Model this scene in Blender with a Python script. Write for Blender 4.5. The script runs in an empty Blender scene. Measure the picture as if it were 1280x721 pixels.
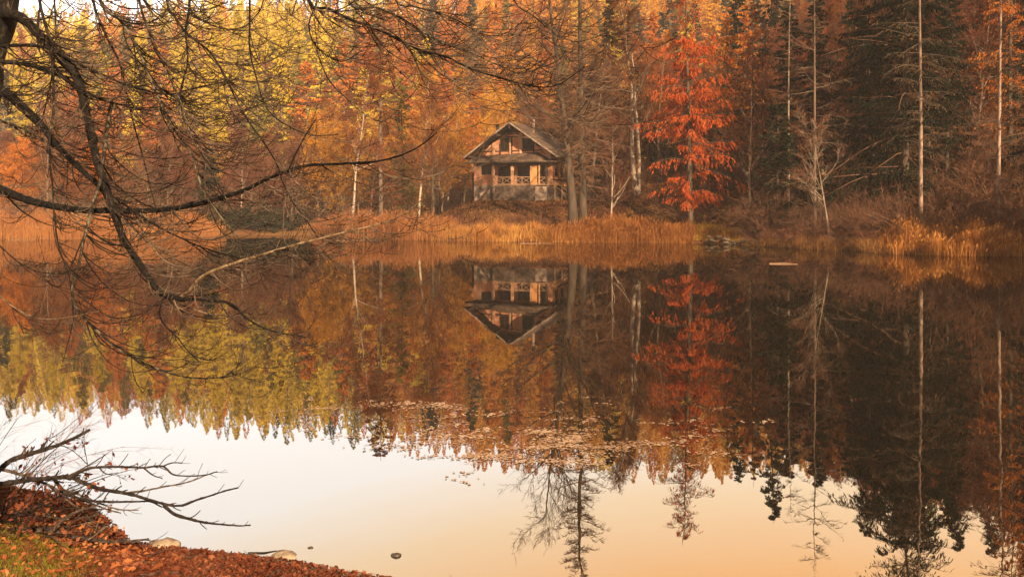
import bpy, math, random
import numpy as np
from mathutils import Vector, noise as mnoise

random.seed(7)
scene = bpy.context.scene
COL = scene.collection
CAM_H = 3.5
HOR = 252.0
F = 1000.0

def P(px, py, Y):
    return np.array([(px - 640.0) / F * Y, Y, CAM_H - (py - HOR) / F * Y])

# ------------------------------------------------------------------ materials
def new_mat(name):
    m = bpy.data.materials.new(name); m.use_nodes = True
    nt = m.node_tree; nt.nodes.clear()
    out = nt.nodes.new('ShaderNodeOutputMaterial')
    return m, nt, out

def N(nt, t, **kw):
    n = nt.nodes.new(t)
    for k, v in kw.items():
        if k in n.inputs: n.inputs[k].default_value = v
        else: setattr(n, k, v)
    return n

def c4(c): return (c[0], c[1], c[2], 1.0)

def ramp(nt, fac, stops):
    r = nt.nodes.new('ShaderNodeValToRGB')
    el = r.color_ramp.elements
    while len(el) < len(stops): el.new(0.5)
    for e, (p, c) in zip(el, stops):
        e.position = p; e.color = c4(c)
    nt.links.new(fac, r.inputs[0])
    return r.outputs[0]

def foliage_mat(name, stops, transl=0.35, clump=0.35, objrand=0.5):
    """leaf colour: varies leaf by leaf, clump by clump and tree by tree"""
    m, nt, out = new_mat(name); L = nt.links.new
    geo = N(nt, 'ShaderNodeNewGeometry'); oi = N(nt, 'ShaderNodeObjectInfo')
    tc = N(nt, 'ShaderNodeTexCoord')
    no = N(nt, 'ShaderNodeTexNoise', Scale=clump, Detail=2.0)
    L(tc.outputs['Object'], no.inputs['Vector'])
    a = N(nt, 'ShaderNodeMath', operation='MULTIPLY'); L(geo.outputs['Random Per Island'], a.inputs[0]); a.inputs[1].default_value = 0.35
    b = N(nt, 'ShaderNodeMath', operation='MULTIPLY_ADD'); L(oi.outputs['Random'], b.inputs[0]); b.inputs[1].default_value = objrand; L(a.outputs[0], b.inputs[2])
    c = N(nt, 'ShaderNodeMath', operation='MULTIPLY_ADD'); L(no.outputs['Fac'], c.inputs[0]); c.inputs[1].default_value = 0.7; L(b.outputs[0], c.inputs[2])
    d = N(nt, 'ShaderNodeMath', operation='SUBTRACT'); L(c.outputs[0], d.inputs[0]); d.inputs[1].default_value = 0.1 + 0.5 * objrand - 0.12
    col = ramp(nt, d.outputs[0], stops)
    df = N(nt, 'ShaderNodeBsdfDiffuse'); tr = N(nt, 'ShaderNodeBsdfTranslucent'); mx = N(nt, 'ShaderNodeMixShader', Fac=transl)
    L(col, df.inputs[0]); L(col, tr.inputs[0]); L(df.outputs[0], mx.inputs[1]); L(tr.outputs[0], mx.inputs[2]); L(mx.outputs[0], out.inputs[0])
    return m

def bark_mat(name, stops, scale=3.0, stretch=(1, 1, 0.25), bump=0.4, rough=0.9, objrand=0.25):
    m, nt, out = new_mat(name); L = nt.links.new
    tc = N(nt, 'ShaderNodeTexCoord'); mp = N(nt, 'ShaderNodeMapping'); mp.inputs['Scale'].default_value = stretch
    L(tc.outputs['Object'], mp.inputs[0])
    no = N(nt, 'ShaderNodeTexNoise', Scale=scale, Detail=6.0, Roughness=0.65); L(mp.outputs[0], no.inputs['Vector'])
    oi = N(nt, 'ShaderNodeObjectInfo')
    ma = N(nt, 'ShaderNodeMath', operation='MULTIPLY_ADD'); L(oi.outputs['Random'], ma.inputs[0]); ma.inputs[1].default_value = objrand
    L(no.outputs['Fac'], ma.inputs[2])
    sb = N(nt, 'ShaderNodeMath', operation='SUBTRACT'); L(ma.outputs[0], sb.inputs[0]); sb.inputs[1].default_value = objrand * 0.5
    col = ramp(nt, sb.outputs[0], stops)
    bs = N(nt, 'ShaderNodeBsdfPrincipled', Roughness=rough); bs.inputs['Specular IOR Level'].default_value = 0.25
    L(col, bs.inputs['Base Color'])
    bp = N(nt, 'ShaderNodeBump', Strength=bump, Distance=0.03); L(no.outputs['Fac'], bp.inputs['Height']); L(bp.outputs[0], bs.inputs['Normal'])
    L(bs.outputs[0], out.inputs[0])
    return m

MT = {}
MT['bark_dark'] = bark_mat('bark_dark', [(0.25, (0.03, 0.022, 0.017)), (0.55, (0.085, 0.058, 0.04)), (0.8, (0.16, 0.12, 0.085))])
MT['bark_mid'] = bark_mat('bark_mid', [(0.25, (0.07, 0.045, 0.032)), (0.55, (0.17, 0.115, 0.08)), (0.8, (0.30, 0.22, 0.15))])
MT['bark_pale'] = bark_mat('bark_pale', [(0.3, (0.10, 0.075, 0.06)), (0.5, (0.33, 0.25, 0.19)), (0.75, (0.5, 0.42, 0.34))], scale=2.2, stretch=(1, 1, 0.7))
MT['bark_rosy'] = bark_mat('bark_rosy', [(0.3, (0.07, 0.045, 0.035)), (0.47, (0.22, 0.14, 0.10)), (0.6, (0.40, 0.27, 0.20)), (0.8, (0.50, 0.38, 0.30))], scale=1.6, stretch=(1.5, 1.5, 0.5))
MT['bark_twig'] = bark_mat('bark_twig', [(0.2, (0.10, 0.05, 0.035)), (0.6, (0.20, 0.10, 0.06)), (0.85, (0.30, 0.17, 0.10))], bump=0.0)
MT['bark_near'] = bark_mat('bark_near', [(0.38, (0.006, 0.005, 0.005)), (0.53, (0.017, 0.013, 0.011)), (0.62, (0.045, 0.036, 0.025)), (0.70, (0.17, 0.15, 0.10))], scale=22, stretch=(1, 1, 0.6), bump=0.9)  # dark mossy bark, with the boughs' shade deepened into its colour
MT['bark_near_lit'] = bark_mat('bark_near_lit', [(0.38, (0.05, 0.03, 0.02)), (0.52, (0.15, 0.095, 0.055)), (0.68, (0.34, 0.24, 0.14))], scale=25, stretch=(1, 1, 0.6), bump=0.6)  # near bark again, paler where boughs catch the sun: light painted in
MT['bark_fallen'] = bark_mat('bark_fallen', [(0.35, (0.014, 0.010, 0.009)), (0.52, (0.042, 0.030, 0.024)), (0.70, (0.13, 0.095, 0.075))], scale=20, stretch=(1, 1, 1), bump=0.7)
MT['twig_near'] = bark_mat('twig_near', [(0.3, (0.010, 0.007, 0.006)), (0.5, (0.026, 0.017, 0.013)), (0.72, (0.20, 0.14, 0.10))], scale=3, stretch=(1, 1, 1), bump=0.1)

MT['rust'] = foliage_mat('leaf_rust', [(0.15, (0.10, 0.032, 0.013)), (0.5, (0.27, 0.075, 0.022)), (0.9, (0.42, 0.15, 0.035))])
MT['redbrown'] = foliage_mat('leaf_redbrown', [(0.15, (0.06, 0.026, 0.020)), (0.5, (0.18, 0.062, 0.038)), (0.9, (0.34, 0.115, 0.058))])
MT['red'] = foliage_mat('leaf_red', [(0.1, (0.28, 0.05, 0.018)), (0.45, (0.56, 0.105, 0.03)), (0.75, (0.70, 0.18, 0.045)), (1.0, (0.80, 0.32, 0.08))], transl=0.4, objrand=0.1)
MT['gold'] = foliage_mat('leaf_gold', [(0.1, (0.34, 0.15, 0.02)), (0.5, (0.70, 0.33, 0.04)), (0.9, (0.88, 0.50, 0.08))], transl=0.4)
MT['yellow'] = foliage_mat('leaf_yellow', [(0.1, (0.34, 0.27, 0.02)), (0.5, (0.74, 0.55, 0.04)), (0.9, (0.90, 0.70, 0.10))], transl=0.4)
MT['orange'] = foliage_mat('leaf_orange', [(0.1, (0.32, 0.09, 0.02)), (0.5, (0.62, 0.19, 0.03)), (0.9, (0.78, 0.33, 0.06))], transl=0.4)
MT['olive'] = foliage_mat('leaf_olive', [(0.1, (0.10, 0.09, 0.02)), (0.5, (0.24, 0.20, 0.04)), (0.9, (0.42, 0.34, 0.06))])
MT['green'] = foliage_mat('needle_green', [(0.1, (0.007, 0.013, 0.010)), (0.5, (0.015, 0.024, 0.016)), (0.9, (0.038, 0.044, 0.024))], transl=0.1, objrand=0.3)
MT['brownneedle'] = foliage_mat('needle_brown', [(0.1, (0.06, 0.035, 0.02)), (0.5, (0.17, 0.085, 0.035)), (0.9, (0.30, 0.16, 0.06))])
MT['reed'] = foliage_mat('reed_blade', [(0.1, (0.16, 0.055, 0.02)), (0.45, (0.44, 0.18, 0.05)), (0.75, (0.66, 0.36, 0.10)), (1.0, (0.80, 0.52, 0.20))], transl=0.3, clump=0.25)
MT['reed_dim'] = foliage_mat('reed_blade_russet', [(0.1, (0.10, 0.04, 0.02)), (0.5, (0.29, 0.11, 0.045)), (0.9, (0.50, 0.23, 0.085))], transl=0.3, clump=0.25)
MT['drygrass'] = foliage_mat('dry_grass', [(0.1, (0.10, 0.045, 0.022)), (0.5, (0.24, 0.11, 0.045)), (0.9, (0.42, 0.22, 0.08))], transl=0.2, clump=0.3)
MT['goldgrass'] = foliage_mat('gold_grass', [(0.1, (0.36, 0.23, 0.03)), (0.5, (0.68, 0.46, 0.06)), (0.9, (0.82, 0.62, 0.12))], transl=0.3, clump=0.4)
MT['mossgrass'] = foliage_mat('moss_grass', [(0.1, (0.10, 0.10, 0.02)), (0.45, (0.22, 0.20, 0.03)), (0.9, (0.42, 0.32, 0.05))], transl=0.25, clump=1.6)
MT['litter'] = foliage_mat('fallen_leaf', [(0.05, (0.03, 0.011, 0.009)), (0.38, (0.10, 0.028, 0.017)), (0.62, (0.19, 0.058, 0.030)), (0.82, (0.32, 0.13, 0.07)), (1.0, (0.52, 0.34, 0.22))], transl=0.2, clump=3.0, objrand=0.0)
MT['litter_bright'] = foliage_mat('fallen_leaf_bright', [(0.05, (0.22, 0.05, 0.02)), (0.5, (0.42, 0.15, 0.055)), (1.0, (0.60, 0.34, 0.16))], transl=0.2, clump=3.0, objrand=0.3)
MT['floatleaf'] = foliage_mat('floating_leaf', [(0.1, (0.16, 0.07, 0.035)), (0.5, (0.46, 0.29, 0.19)), (0.9, (0.72, 0.54, 0.40))], transl=0.1, clump=2.0, objrand=0.5)

def simple_mat(name, stops, scale=4.0, rough=0.8, bump=0.2, detail=5.0, stretch=(1, 1, 1), dist=0.02, spec=0.3):
    m = bark_mat(name, stops, scale, stretch, bump, rough, 0.0)
    for n in m.node_tree.nodes:
        if n.type == 'BUMP': n.inputs['Distance'].default_value = dist
        if n.type == 'BSDF_PRINCIPLED': n.inputs['Specular IOR Level'].default_value = spec
    return m

MT['plaster'] = simple_mat('salmon_plaster', [(0.32, (0.42, 0.165, 0.09)), (0.5, (0.60, 0.26, 0.145)), (0.72, (0.70, 0.36, 0.22))], 1.2, 0.9)
MT['plaster_gold'] = simple_mat('sunlit_plaster', [(0.3, (0.52, 0.21, 0.07)), (0.6, (0.66, 0.30, 0.11)), (0.8, (0.72, 0.38, 0.16))], 1.2, 0.9)  # lit twin of the salmon plaster: golden sunlight painted into the colour
MT['cream'] = simple_mat('cream_paint', [(0.3, (0.40, 0.21, 0.11)), (0.6, (0.58, 0.33, 0.19)), (0.8, (0.66, 0.42, 0.27))], 2, 0.8)
MT['beam'] = simple_mat('dark_timber', [(0.3, (0.028, 0.018, 0.014)), (0.7, (0.075, 0.045, 0.032))], 5, 0.8, stretch=(3, 3, 0.5))
MT['shutter'] = simple_mat('dark_shutter', [(0.3, (0.030, 0.022, 0.020)), (0.7, (0.06, 0.042, 0.036))], 6, 0.6)
MT['rail'] = simple_mat('rail_timber', [(0.3, (0.22, 0.12, 0.07)), (0.7, (0.42, 0.26, 0.16))], 5, 0.8)
MT['trim'] = simple_mat('weathered_trim', [(0.3, (0.20, 0.14, 0.11)), (0.7, (0.45, 0.34, 0.27))], 5, 0.8)
MT['stone_wall'] = simple_mat('foundation_stone', [(0.3, (0.04, 0.026, 0.02)), (0.5, (0.095, 0.062, 0.048)), (0.72, (0.20, 0.14, 0.11))], 2.2, 0.95, 0.8, dist=0.08)
MT['white_wall'] = simple_mat('peeling_whitewash', [(0.38, (0.10, 0.065, 0.05)), (0.5, (0.30, 0.22, 0.17)), (0.7, (0.48, 0.37, 0.30))], 1.6, 0.95, 0.5, dist=0.05)
MT['metal'] = simple_mat('sooty_metal', [(0.3, (0.03, 0.026, 0.024)), (0.7, (0.06, 0.05, 0.045))], 4, 0.5)
MT['rock'] = simple_mat('grey_rock', [(0.3, (0.14, 0.10, 0.07)), (0.5, (0.30, 0.23, 0.17)), (0.75, (0.46, 0.37, 0.28))], 6, 0.9, 0.7, dist=0.05)
MT['shore_rock'] = simple_mat('brown_stone', [(0.3, (0.05, 0.035, 0.025)), (0.55, (0.14, 0.10, 0.07)), (0.75, (0.34, 0.26, 0.18))], 7, 0.9, 0.7, dist=0.05)
MT['wet_rock'] = simple_mat('wet_rock', [(0.3, (0.03, 0.022, 0.018)), (0.7, (0.09, 0.07, 0.055))], 6, 0.4, 0.6)

def roof_mat():
    m, nt, out = new_mat('brown_roof_tiles'); L = nt.links.new
    tc = N(nt, 'ShaderNodeTexCoord')
    br = N(nt, 'ShaderNodeTexBrick', Scale=1.0)
    br.inputs['Brick Width'].default_value = 0.28; br.inputs['Row Height'].default_value = 0.30; br.inputs['Mortar Size'].default_value = 0.035
    br.inputs['Color1'].default_value = (0.14, 0.08, 0.06, 1); br.inputs['Color2'].default_value = (0.075, 0.045, 0.035, 1); br.inputs['Mortar'].default_value = (0.035, 0.022, 0.018, 1)
    mp = N(nt, 'ShaderNodeMapping'); L(tc.outputs['UV'], mp.inputs[0]); L(mp.outputs[0], br.inputs['Vector'])
    no = N(nt, 'ShaderNodeTexNoise', Scale=1.3, Detail=6.0); L(tc.outputs['Object'], no.inputs['Vector'])
    mo = ramp(nt, no.outputs['Fac'], [(0.45, (0, 0, 0)), (0.7, (1, 1, 1))])
    mx = N(nt, 'ShaderNodeMix', data_type='RGBA'); L(mo, mx.inputs['Factor']); L(br.outputs['Color'], mx.inputs[6]); mx.inputs[7].default_value = (0.22, 0.14, 0.085, 1)
    bs = N(nt, 'ShaderNodeBsdfPrincipled', Roughness=0.75); L(mx.outputs[2], bs.inputs['Base Color'])
    bp = N(nt, 'ShaderNodeBump', Strength=0.8, Distance=0.05); L(br.outputs['Fac'], bp.inputs['Height']); bp.invert = True
    L(bp.outputs[0], bs.inputs['Normal']); L(bs.outputs[0], out.inputs[0])
    return m
MT['roof'] = roof_mat()

def glass_mat():
    m, nt, out = new_mat('window_glass')
    bs = N(nt, 'ShaderNodeBsdfPrincipled', Roughness=0.25); bs.inputs['Base Color'].default_value = (0.025, 0.016, 0.013, 1); bs.inputs['Specular IOR Level'].default_value = 0.15
    nt.links.new(bs.outputs[0], out.inputs[0]); return m
MT['glass'] = glass_mat()

def ground_mat():
    m, nt, out = new_mat('leafy_ground'); L = nt.links.new
    tc = N(nt, 'ShaderNodeTexCoord')
    n1 = N(nt, 'ShaderNodeTexNoise', Scale=0.12, Detail=6.0, Roughness=0.7); L(tc.outputs['Object'], n1.inputs['Vector'])
    n2 = N(nt, 'ShaderNodeTexNoise', Scale=9.0, Detail=8.0, Roughness=0.75); L(tc.outputs['Object'], n2.inputs['Vector'])
    a = ramp(nt, n2.outputs['Fac'], [(0.3, (0.045, 0.022, 0.014)), (0.5, (0.14, 0.055, 0.026)), (0.7, (0.30, 0.13, 0.05))])
    b = ramp(nt, n2.outputs['Fac'], [(0.3, (0.05, 0.03, 0.014)), (0.5, (0.17, 0.09, 0.03)), (0.7, (0.34, 0.20, 0.07))])
    f = ramp(nt, n1.outputs['Fac'], [(0.42, (0, 0, 0)), (0.6, (1, 1, 1))])
    mx = N(nt, 'ShaderNodeMix', data_type='RGBA'); L(f, mx.inputs['Factor']); L(a, mx.inputs[6]); L(b, mx.inputs[7])
    bs = N(nt, 'ShaderNodeBsdfPrincipled', Roughness=0.95); bs.inputs['Specular IOR Level'].default_value = 0.1
    L(mx.outputs[2], bs.inputs['Base Color'])
    bp = N(nt, 'ShaderNodeBump', Strength=0.7, Distance=0.06); L(n2.outputs['Fac'], bp.inputs['Height']); L(bp.outputs[0], bs.inputs['Normal'])
    L(bs.outputs[0], out.inputs[0]); return m
MT['ground'] = ground_mat()

def water_mat():
    m, nt, out = new_mat('still_water'); L = nt.links.new
    tc = N(nt, 'ShaderNodeTexCoord')
    mp = N(nt, 'ShaderNodeMapping'); mp.inputs['Scale'].default_value = (1.0, 0.35, 1.0); L(tc.outputs['Object'], mp.inputs[0])
    n1 = N(nt, 'ShaderNodeTexNoise', Scale=0.9, Detail=3.0); L(mp.outputs[0], n1.inputs['Vector'])
    n2 = N(nt, 'ShaderNodeTexNoise', Scale=5.0, Detail=2.0); L(mp.outputs[0], n2.inputs['Vector'])
    ad = N(nt, 'ShaderNodeMath', operation='MULTIPLY_ADD'); L(n2.outputs['Fac'], ad.inputs[0]); ad.inputs[1].default_value = 0.12; L(n1.outputs['Fac'], ad.inputs[2])
    bp = N(nt, 'ShaderNodeBump', Strength=1.0, Distance=0.0026); L(ad.outputs[0], bp.inputs['Height'])
    gl = N(nt, 'ShaderNodeBsdfGlossy', Roughness=0.012); gl.inputs['Color'].default_value = (0.93, 0.90, 0.86, 1); L(bp.outputs[0], gl.inputs['Normal'])
    n3 = N(nt, 'ShaderNodeTexNoise', Scale=0.12, Detail=4.0); L(mp.outputs[0], n3.inputs['Vector'])
    rr = N(nt, 'ShaderNodeMapRange'); L(n3.outputs['Fac'], rr.inputs['Value']); rr.inputs['From Min'].default_value = 0.42; rr.inputs['From Max'].default_value = 0.65; rr.inputs['To Min'].default_value = 0.008; rr.inputs['To Max'].default_value = 0.018; L(rr.outputs[0], gl.inputs['Roughness'])
    df = N(nt, 'ShaderNodeBsdfDiffuse'); df.inputs['Color'].default_value = (0.012, 0.010, 0.008, 1)
    fr = N(nt, 'ShaderNodeFresnel', IOR=1.33); L(bp.outputs[0], fr.inputs['Normal'])
    ma = N(nt, 'ShaderNodeMath', operation='MULTIPLY_ADD', use_clamp=True); L(fr.outputs[0], ma.inputs[0]); ma.inputs[1].default_value = 0.68; ma.inputs[2].default_value = 0.25
    mx = N(nt, 'ShaderNodeMixShader'); L(ma.outputs[0], mx.inputs[0]); L(df.outputs[0], mx.inputs[1]); L(gl.outputs[0], mx.inputs[2]); L(mx.outputs[0], out.inputs[0])
    return m
MT['water'] = water_mat()

# ------------------------------------------------------------------ geometry
class G:
    def __init__(s): s.V = []; s.Fc = []; s.M = []; s.S = []; s.n = 0
    def add(s, v, f, mat=0, smooth=True):
        v = np.asarray(v, float).reshape(-1, 3); f = np.asarray(f, np.int64).reshape(-1, 4)
        s.V.append(v); s.Fc.append(f + s.n); s.M.append(np.full(len(f), mat)); s.S.append(np.full(len(f), smooth)); s.n += len(v)
    def tube(s, Pt, R, k=5, mat=0):
        Pt = np.asarray(Pt, float); R = np.asarray(R, float)
        if Pt.ndim == 2: Pt = Pt[None]; R = R[None]
        n, m, _ = Pt.shape
        if n == 0: return
        T = np.empty_like(Pt); T[:, 1:-1] = Pt[:, 2:] - Pt[:, :-2]; T[:, 0] = Pt[:, 1] - Pt[:, 0]; T[:, -1] = Pt[:, -1] - Pt[:, -2]
        T /= np.linalg.norm(T, axis=2, keepdims=True) + 1e-9
        mean = Pt[:, -1] - Pt[:, 0]; ref = np.zeros((n, 3)); ref[np.arange(n), np.argmin(np.abs(mean), axis=1)] = 1
        A = np.cross(T, ref[:, None, :]); A /= np.linalg.norm(A, axis=2, keepdims=True) + 1e-9
        B = np.cross(T, A)
        an = np.arange(k) * 2 * math.pi / k
        v = Pt[:, :, None, :] + R[:, :, None, None] * (np.cos(an)[None, None, :, None] * A[:, :, None, :] + np.sin(an)[None, None, :, None] * B[:, :, None, :])
        i = (np.arange(n) * m * k)[:, None, None] + (np.arange(m - 1) * k)[None, :, None]; j = np.arange(k)[None, None, :]; j2 = (np.arange(k) + 1) % k
        f = np.stack([i + j, i + j2[None, None, :], i + k + j2[None, None, :], i + k + j], axis=-1)
        s.add(v, f, mat, True)
    def ribbon(s, Pt, W, mat=0):
        """Pt (n,m,3) centre lines, W (n,m,3) half width vectors"""
        n, m, _ = Pt.shape
        v = np.stack([Pt - W, Pt + W], axis=2)
        i = (np.arange(n) * m * 2)[:, None] + (np.arange(m - 1) * 2)[None, :]
        f = np.stack([i, i + 1, i + 3, i + 2], axis=-1); s.add(v, f, mat, False)
    def leaves(s, C, A, B, mat=0):
        """diamond leaves: centre C, half axes A and B (n,3)"""
        v = np.stack([C - A, C + B, C + A, C - B], axis=1); n = len(C)
        s.add(v, np.arange(n * 4).reshape(n, 4), mat, False)
    def hexa(s, p, mat=0):
        s.add(p, [(0, 3, 2, 1), (4, 5, 6, 7), (0, 1, 5, 4), (1, 2, 6, 5), (2, 3, 7, 6), (3, 0, 4, 7)], mat, False)
    def box(s, x0, x1, y0, y1, z0, z1, mat=0):
        s.hexa([(x0, y0, z0), (x1, y0, z0), (x1, y1, z0), (x0, y1, z0), (x0, y0, z1), (x1, y0, z1), (x1, y1, z1), (x0, y1, z1)], mat)
    def beam(s, a, b, w, h, mat=0, up=(0, 0, 1)):
        a = np.array(a, float); b = np.array(b, float); d = b - a; d /= np.linalg.norm(d)
        u = np.array(up, float); x = np.cross(d, u)
        if np.linalg.norm(x) < 1e-4: x = np.cross(d, (0, 1, 0))
        x /= np.linalg.norm(x); u = np.cross(x, d); x = x * w / 2; u = u * h / 2
        s.hexa([a - x - u, a + x - u, a + x + u, a - x + u, b - x - u, b + x - u, b + x + u, b - x + u], mat)
    def build(s, name, mats, parent=None, uvfun=None):
        me = bpy.data.meshes.new(name)
        V = np.concatenate(s.V); Fc = np.concatenate(s.Fc); M = np.concatenate(s.M); S = np.concatenate(s.S)
        nf = len(Fc)
        me.vertices.add(len(V)); me.vertices.foreach_set('co', V.astype(np.float32).ravel())
        me.loops.add(nf * 4); me.loops.foreach_set('vertex_index', Fc.astype(np.int32).ravel())
        me.polygons.add(nf); me.polygons.foreach_set('loop_start', (np.arange(nf) * 4).astype(np.int32))
        me.polygons.foreach_set('material_index', M.astype(np.int32)); me.polygons.foreach_set('use_smooth', S.astype(bool))
        for m in mats: me.materials.append(m)
        if uvfun is not None:
            uv = me.uv_layers.new(name='UVMap'); uv.data.foreach_set('uv', uvfun(V[Fc.ravel()]).astype(np.float32).ravel())
        me.update(calc_edges=True)
        o = bpy.data.objects.new(name, me); COL.objects.link(o)
        if parent is not None: o.parent = parent
        return o

def tag(o, label=None, cat=None, group=None, kind=None):
    if label: o['label'] = label
    if cat: o['category'] = cat
    if group: o['group'] = group
    if kind: o['kind'] = kind
    return o

def empty(name, loc, rz=0.0, sc=1.0):
    o = bpy.data.objects.new(name, None); COL.objects.link(o)
    o.empty_display_size = 0.3
    o.location = tuple(loc); o.rotation_euler = (0, 0, rz); o.scale = (sc, sc, sc) if not isinstance(sc, tuple) else sc
    return o

def norm(v): return v / (np.linalg.norm(v, axis=-1, keepdims=True) + 1e-9)

def grow(S, D, Ln, m, bend, wob, rng):
    """polylines: start S, direction D, length Ln, constant bend added to the direction at every step"""
    n = len(S); out = np.empty((n, m, 3)); out[:, 0] = S; d = norm(D).copy(); st = (Ln / (m - 1))[:, None]
    for i in range(1, m):
        d = norm(d + np.asarray(bend) / (m - 1) + rng.normal(0, wob, (n, 3)))
        out[:, i] = out[:, i - 1] + d * st
    return out

def spawn(Pt, R, c, t0, t1, rng):
    """c children on every parent polyline; returns start, tangent, radius there, parameter"""
    n, m, _ = Pt.shape
    t = rng.uniform(t0, t1, (n, c)); f = t * (m - 1); i = np.minimum(f.astype(int), m - 2); w = (f - i)[..., None]
    a = np.arange(n)[:, None]
    S = Pt[a, i] * (1 - w) + Pt[a, i + 1] * w
    T = norm(Pt[a, i + 1] - Pt[a, i])
    r = R[a, i] * (1 - w[..., 0]) + R[a, i + 1] * w[..., 0]
    return S.reshape(-1, 3), T.reshape(-1, 3), r.ravel(), t.ravel()

def deflect(T, ang, rng):
    r = rng.normal(0, 1, T.shape); p = norm(np.cross(T, r))
    return norm(T * np.cos(ang)[:, None] + p * np.sin(ang)[:, None])

def taper(r, m, e=0.15, p=1.0):
    t = np.linspace(0, 1, m)[None, :] ** p
    return np.asarray(r)[:, None] * (1 - t * (1 - e))

# ---- broadleaf tree with bare or nearly bare crown
def deciduous(name, h, seed, r0=0.2, limbs=18, spread=0.36, first=0.25, leafn=1, leafsize=0.09, lv=(8, 7, 7), lean=0.0, forks=1, up=0.35, twr=1.0):
    rng = np.random.default_rng(seed)
    tr = G(); cr = G()
    trunks = []
    for f in range(forks):
        D = np.array([[lean + rng.normal(0, 0.04) + (0.12 * (f - (forks - 1) / 2)) * 2, rng.normal(0, 0.05), 1.0]])
        off = np.array([[0.22 * (f - (forks - 1) / 2), 0, -0.5]])
        L0 = h * (1 - 0.12 * f) * 0.95
        pt = grow(off, D, np.array([L0]), 16, (0.0 - 0.6 * lean, 0, 0.25), 0.035, rng)
        rr = r0 * (1 - 0.15 * f) * (1 - np.linspace(0, 1, 16) ** 0.85 * 0.93)[None]; rr[:, 0] *= 1.7; rr[:, 1] *= 1.1
        tr.tube(pt, rr, 9); trunks.append((pt, rr))
    tp = np.concatenate([a for a, b in trunks]); trr = np.concatenate([b for a, b in trunks])
    S, T, r, t = spawn(tp, trr, max(4, limbs // forks), first, 0.97, rng)
    D = deflect(T, rng.uniform(0.5, 1.15, len(T)), rng)
    Ln = h * spread * (1.05 - 0.75 * t) * rng.uniform(0.6, 1.15, len(t)) + 0.5
    l1 = grow(S, D, Ln, 8, (0, 0, up), 0.10, rng); r1 = taper(np.minimum(r * 0.55, 0.012 * Ln + 0.012), 8, 0.25); tr.tube(l1, r1, 5)
    S, T, r, t = spawn(l1, r1, lv[0], 0.15, 1.0, rng)
    l2 = grow(S, deflect(T, rng.uniform(0.3, 0.95, len(T)), rng), np.repeat(Ln, lv[0]) * rng.uniform(0.22, 0.5, len(t)) + 0.25, 6, (0, 0, 0.25), 0.12, rng)
    r2 = taper(np.maximum(r * 0.55, 0.010), 6, 0.4); cr.tube(l2, r2, 4, 0)
    S, T, r, t = spawn(l2, r2, lv[1], 0.15, 1.0, rng)
    l3 = grow(S, deflect(T, rng.uniform(0.3, 0.9, len(T)), rng), rng.uniform(0.35, 1.0, len(t)) * (h / 18) ** 0.5, 4, (0, 0, 0.1), 0.14, rng)
    r3 = taper(np.full(len(l3), 0.0075 * twr), 4, 0.5); cr.tube(l3, r3, 3, 0)
    if lv[2]:
        S, T, r, t = spawn(l3, r3, lv[2], 0.1, 1.0, rng)
        l4 = grow(S, deflect(T, rng.uniform(0.3, 0.9, len(T)), rng), rng.uniform(0.15, 0.5, len(t)), 3, (0, 0, 0.0), 0.15, rng)
        r4 = np.full((len(l4), 3), 0.0048 * twr); r4[:, 2] = 0.002; cr.tube(l4, r4, 3, 1)
    else: l4 = l3
    if leafn:
        S, T, r, t = spawn(l4, np.zeros(l4.shape[:2]), leafn, 0.1, 1.0, rng)
        leaf_cloud(cr, S, leafsize, rng, 1)
    return tr, cr

def leaf_cloud(g, S, size, rng, mat, hang=0.0, aspect=0.6):
    n = len(S); sz = size * rng.uniform(0.5, 1.3, n)[:, None]
    A = rng.normal(0, 1, (n, 3)); A[:, 2] -= hang; A = norm(A); B = norm(np.cross(A, rng.normal(0, 1, (n, 3))))
    g.leaves(S + rng.normal(0, size * 0.4, (n, 3)), A * sz, B * sz * aspect, mat)

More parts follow.
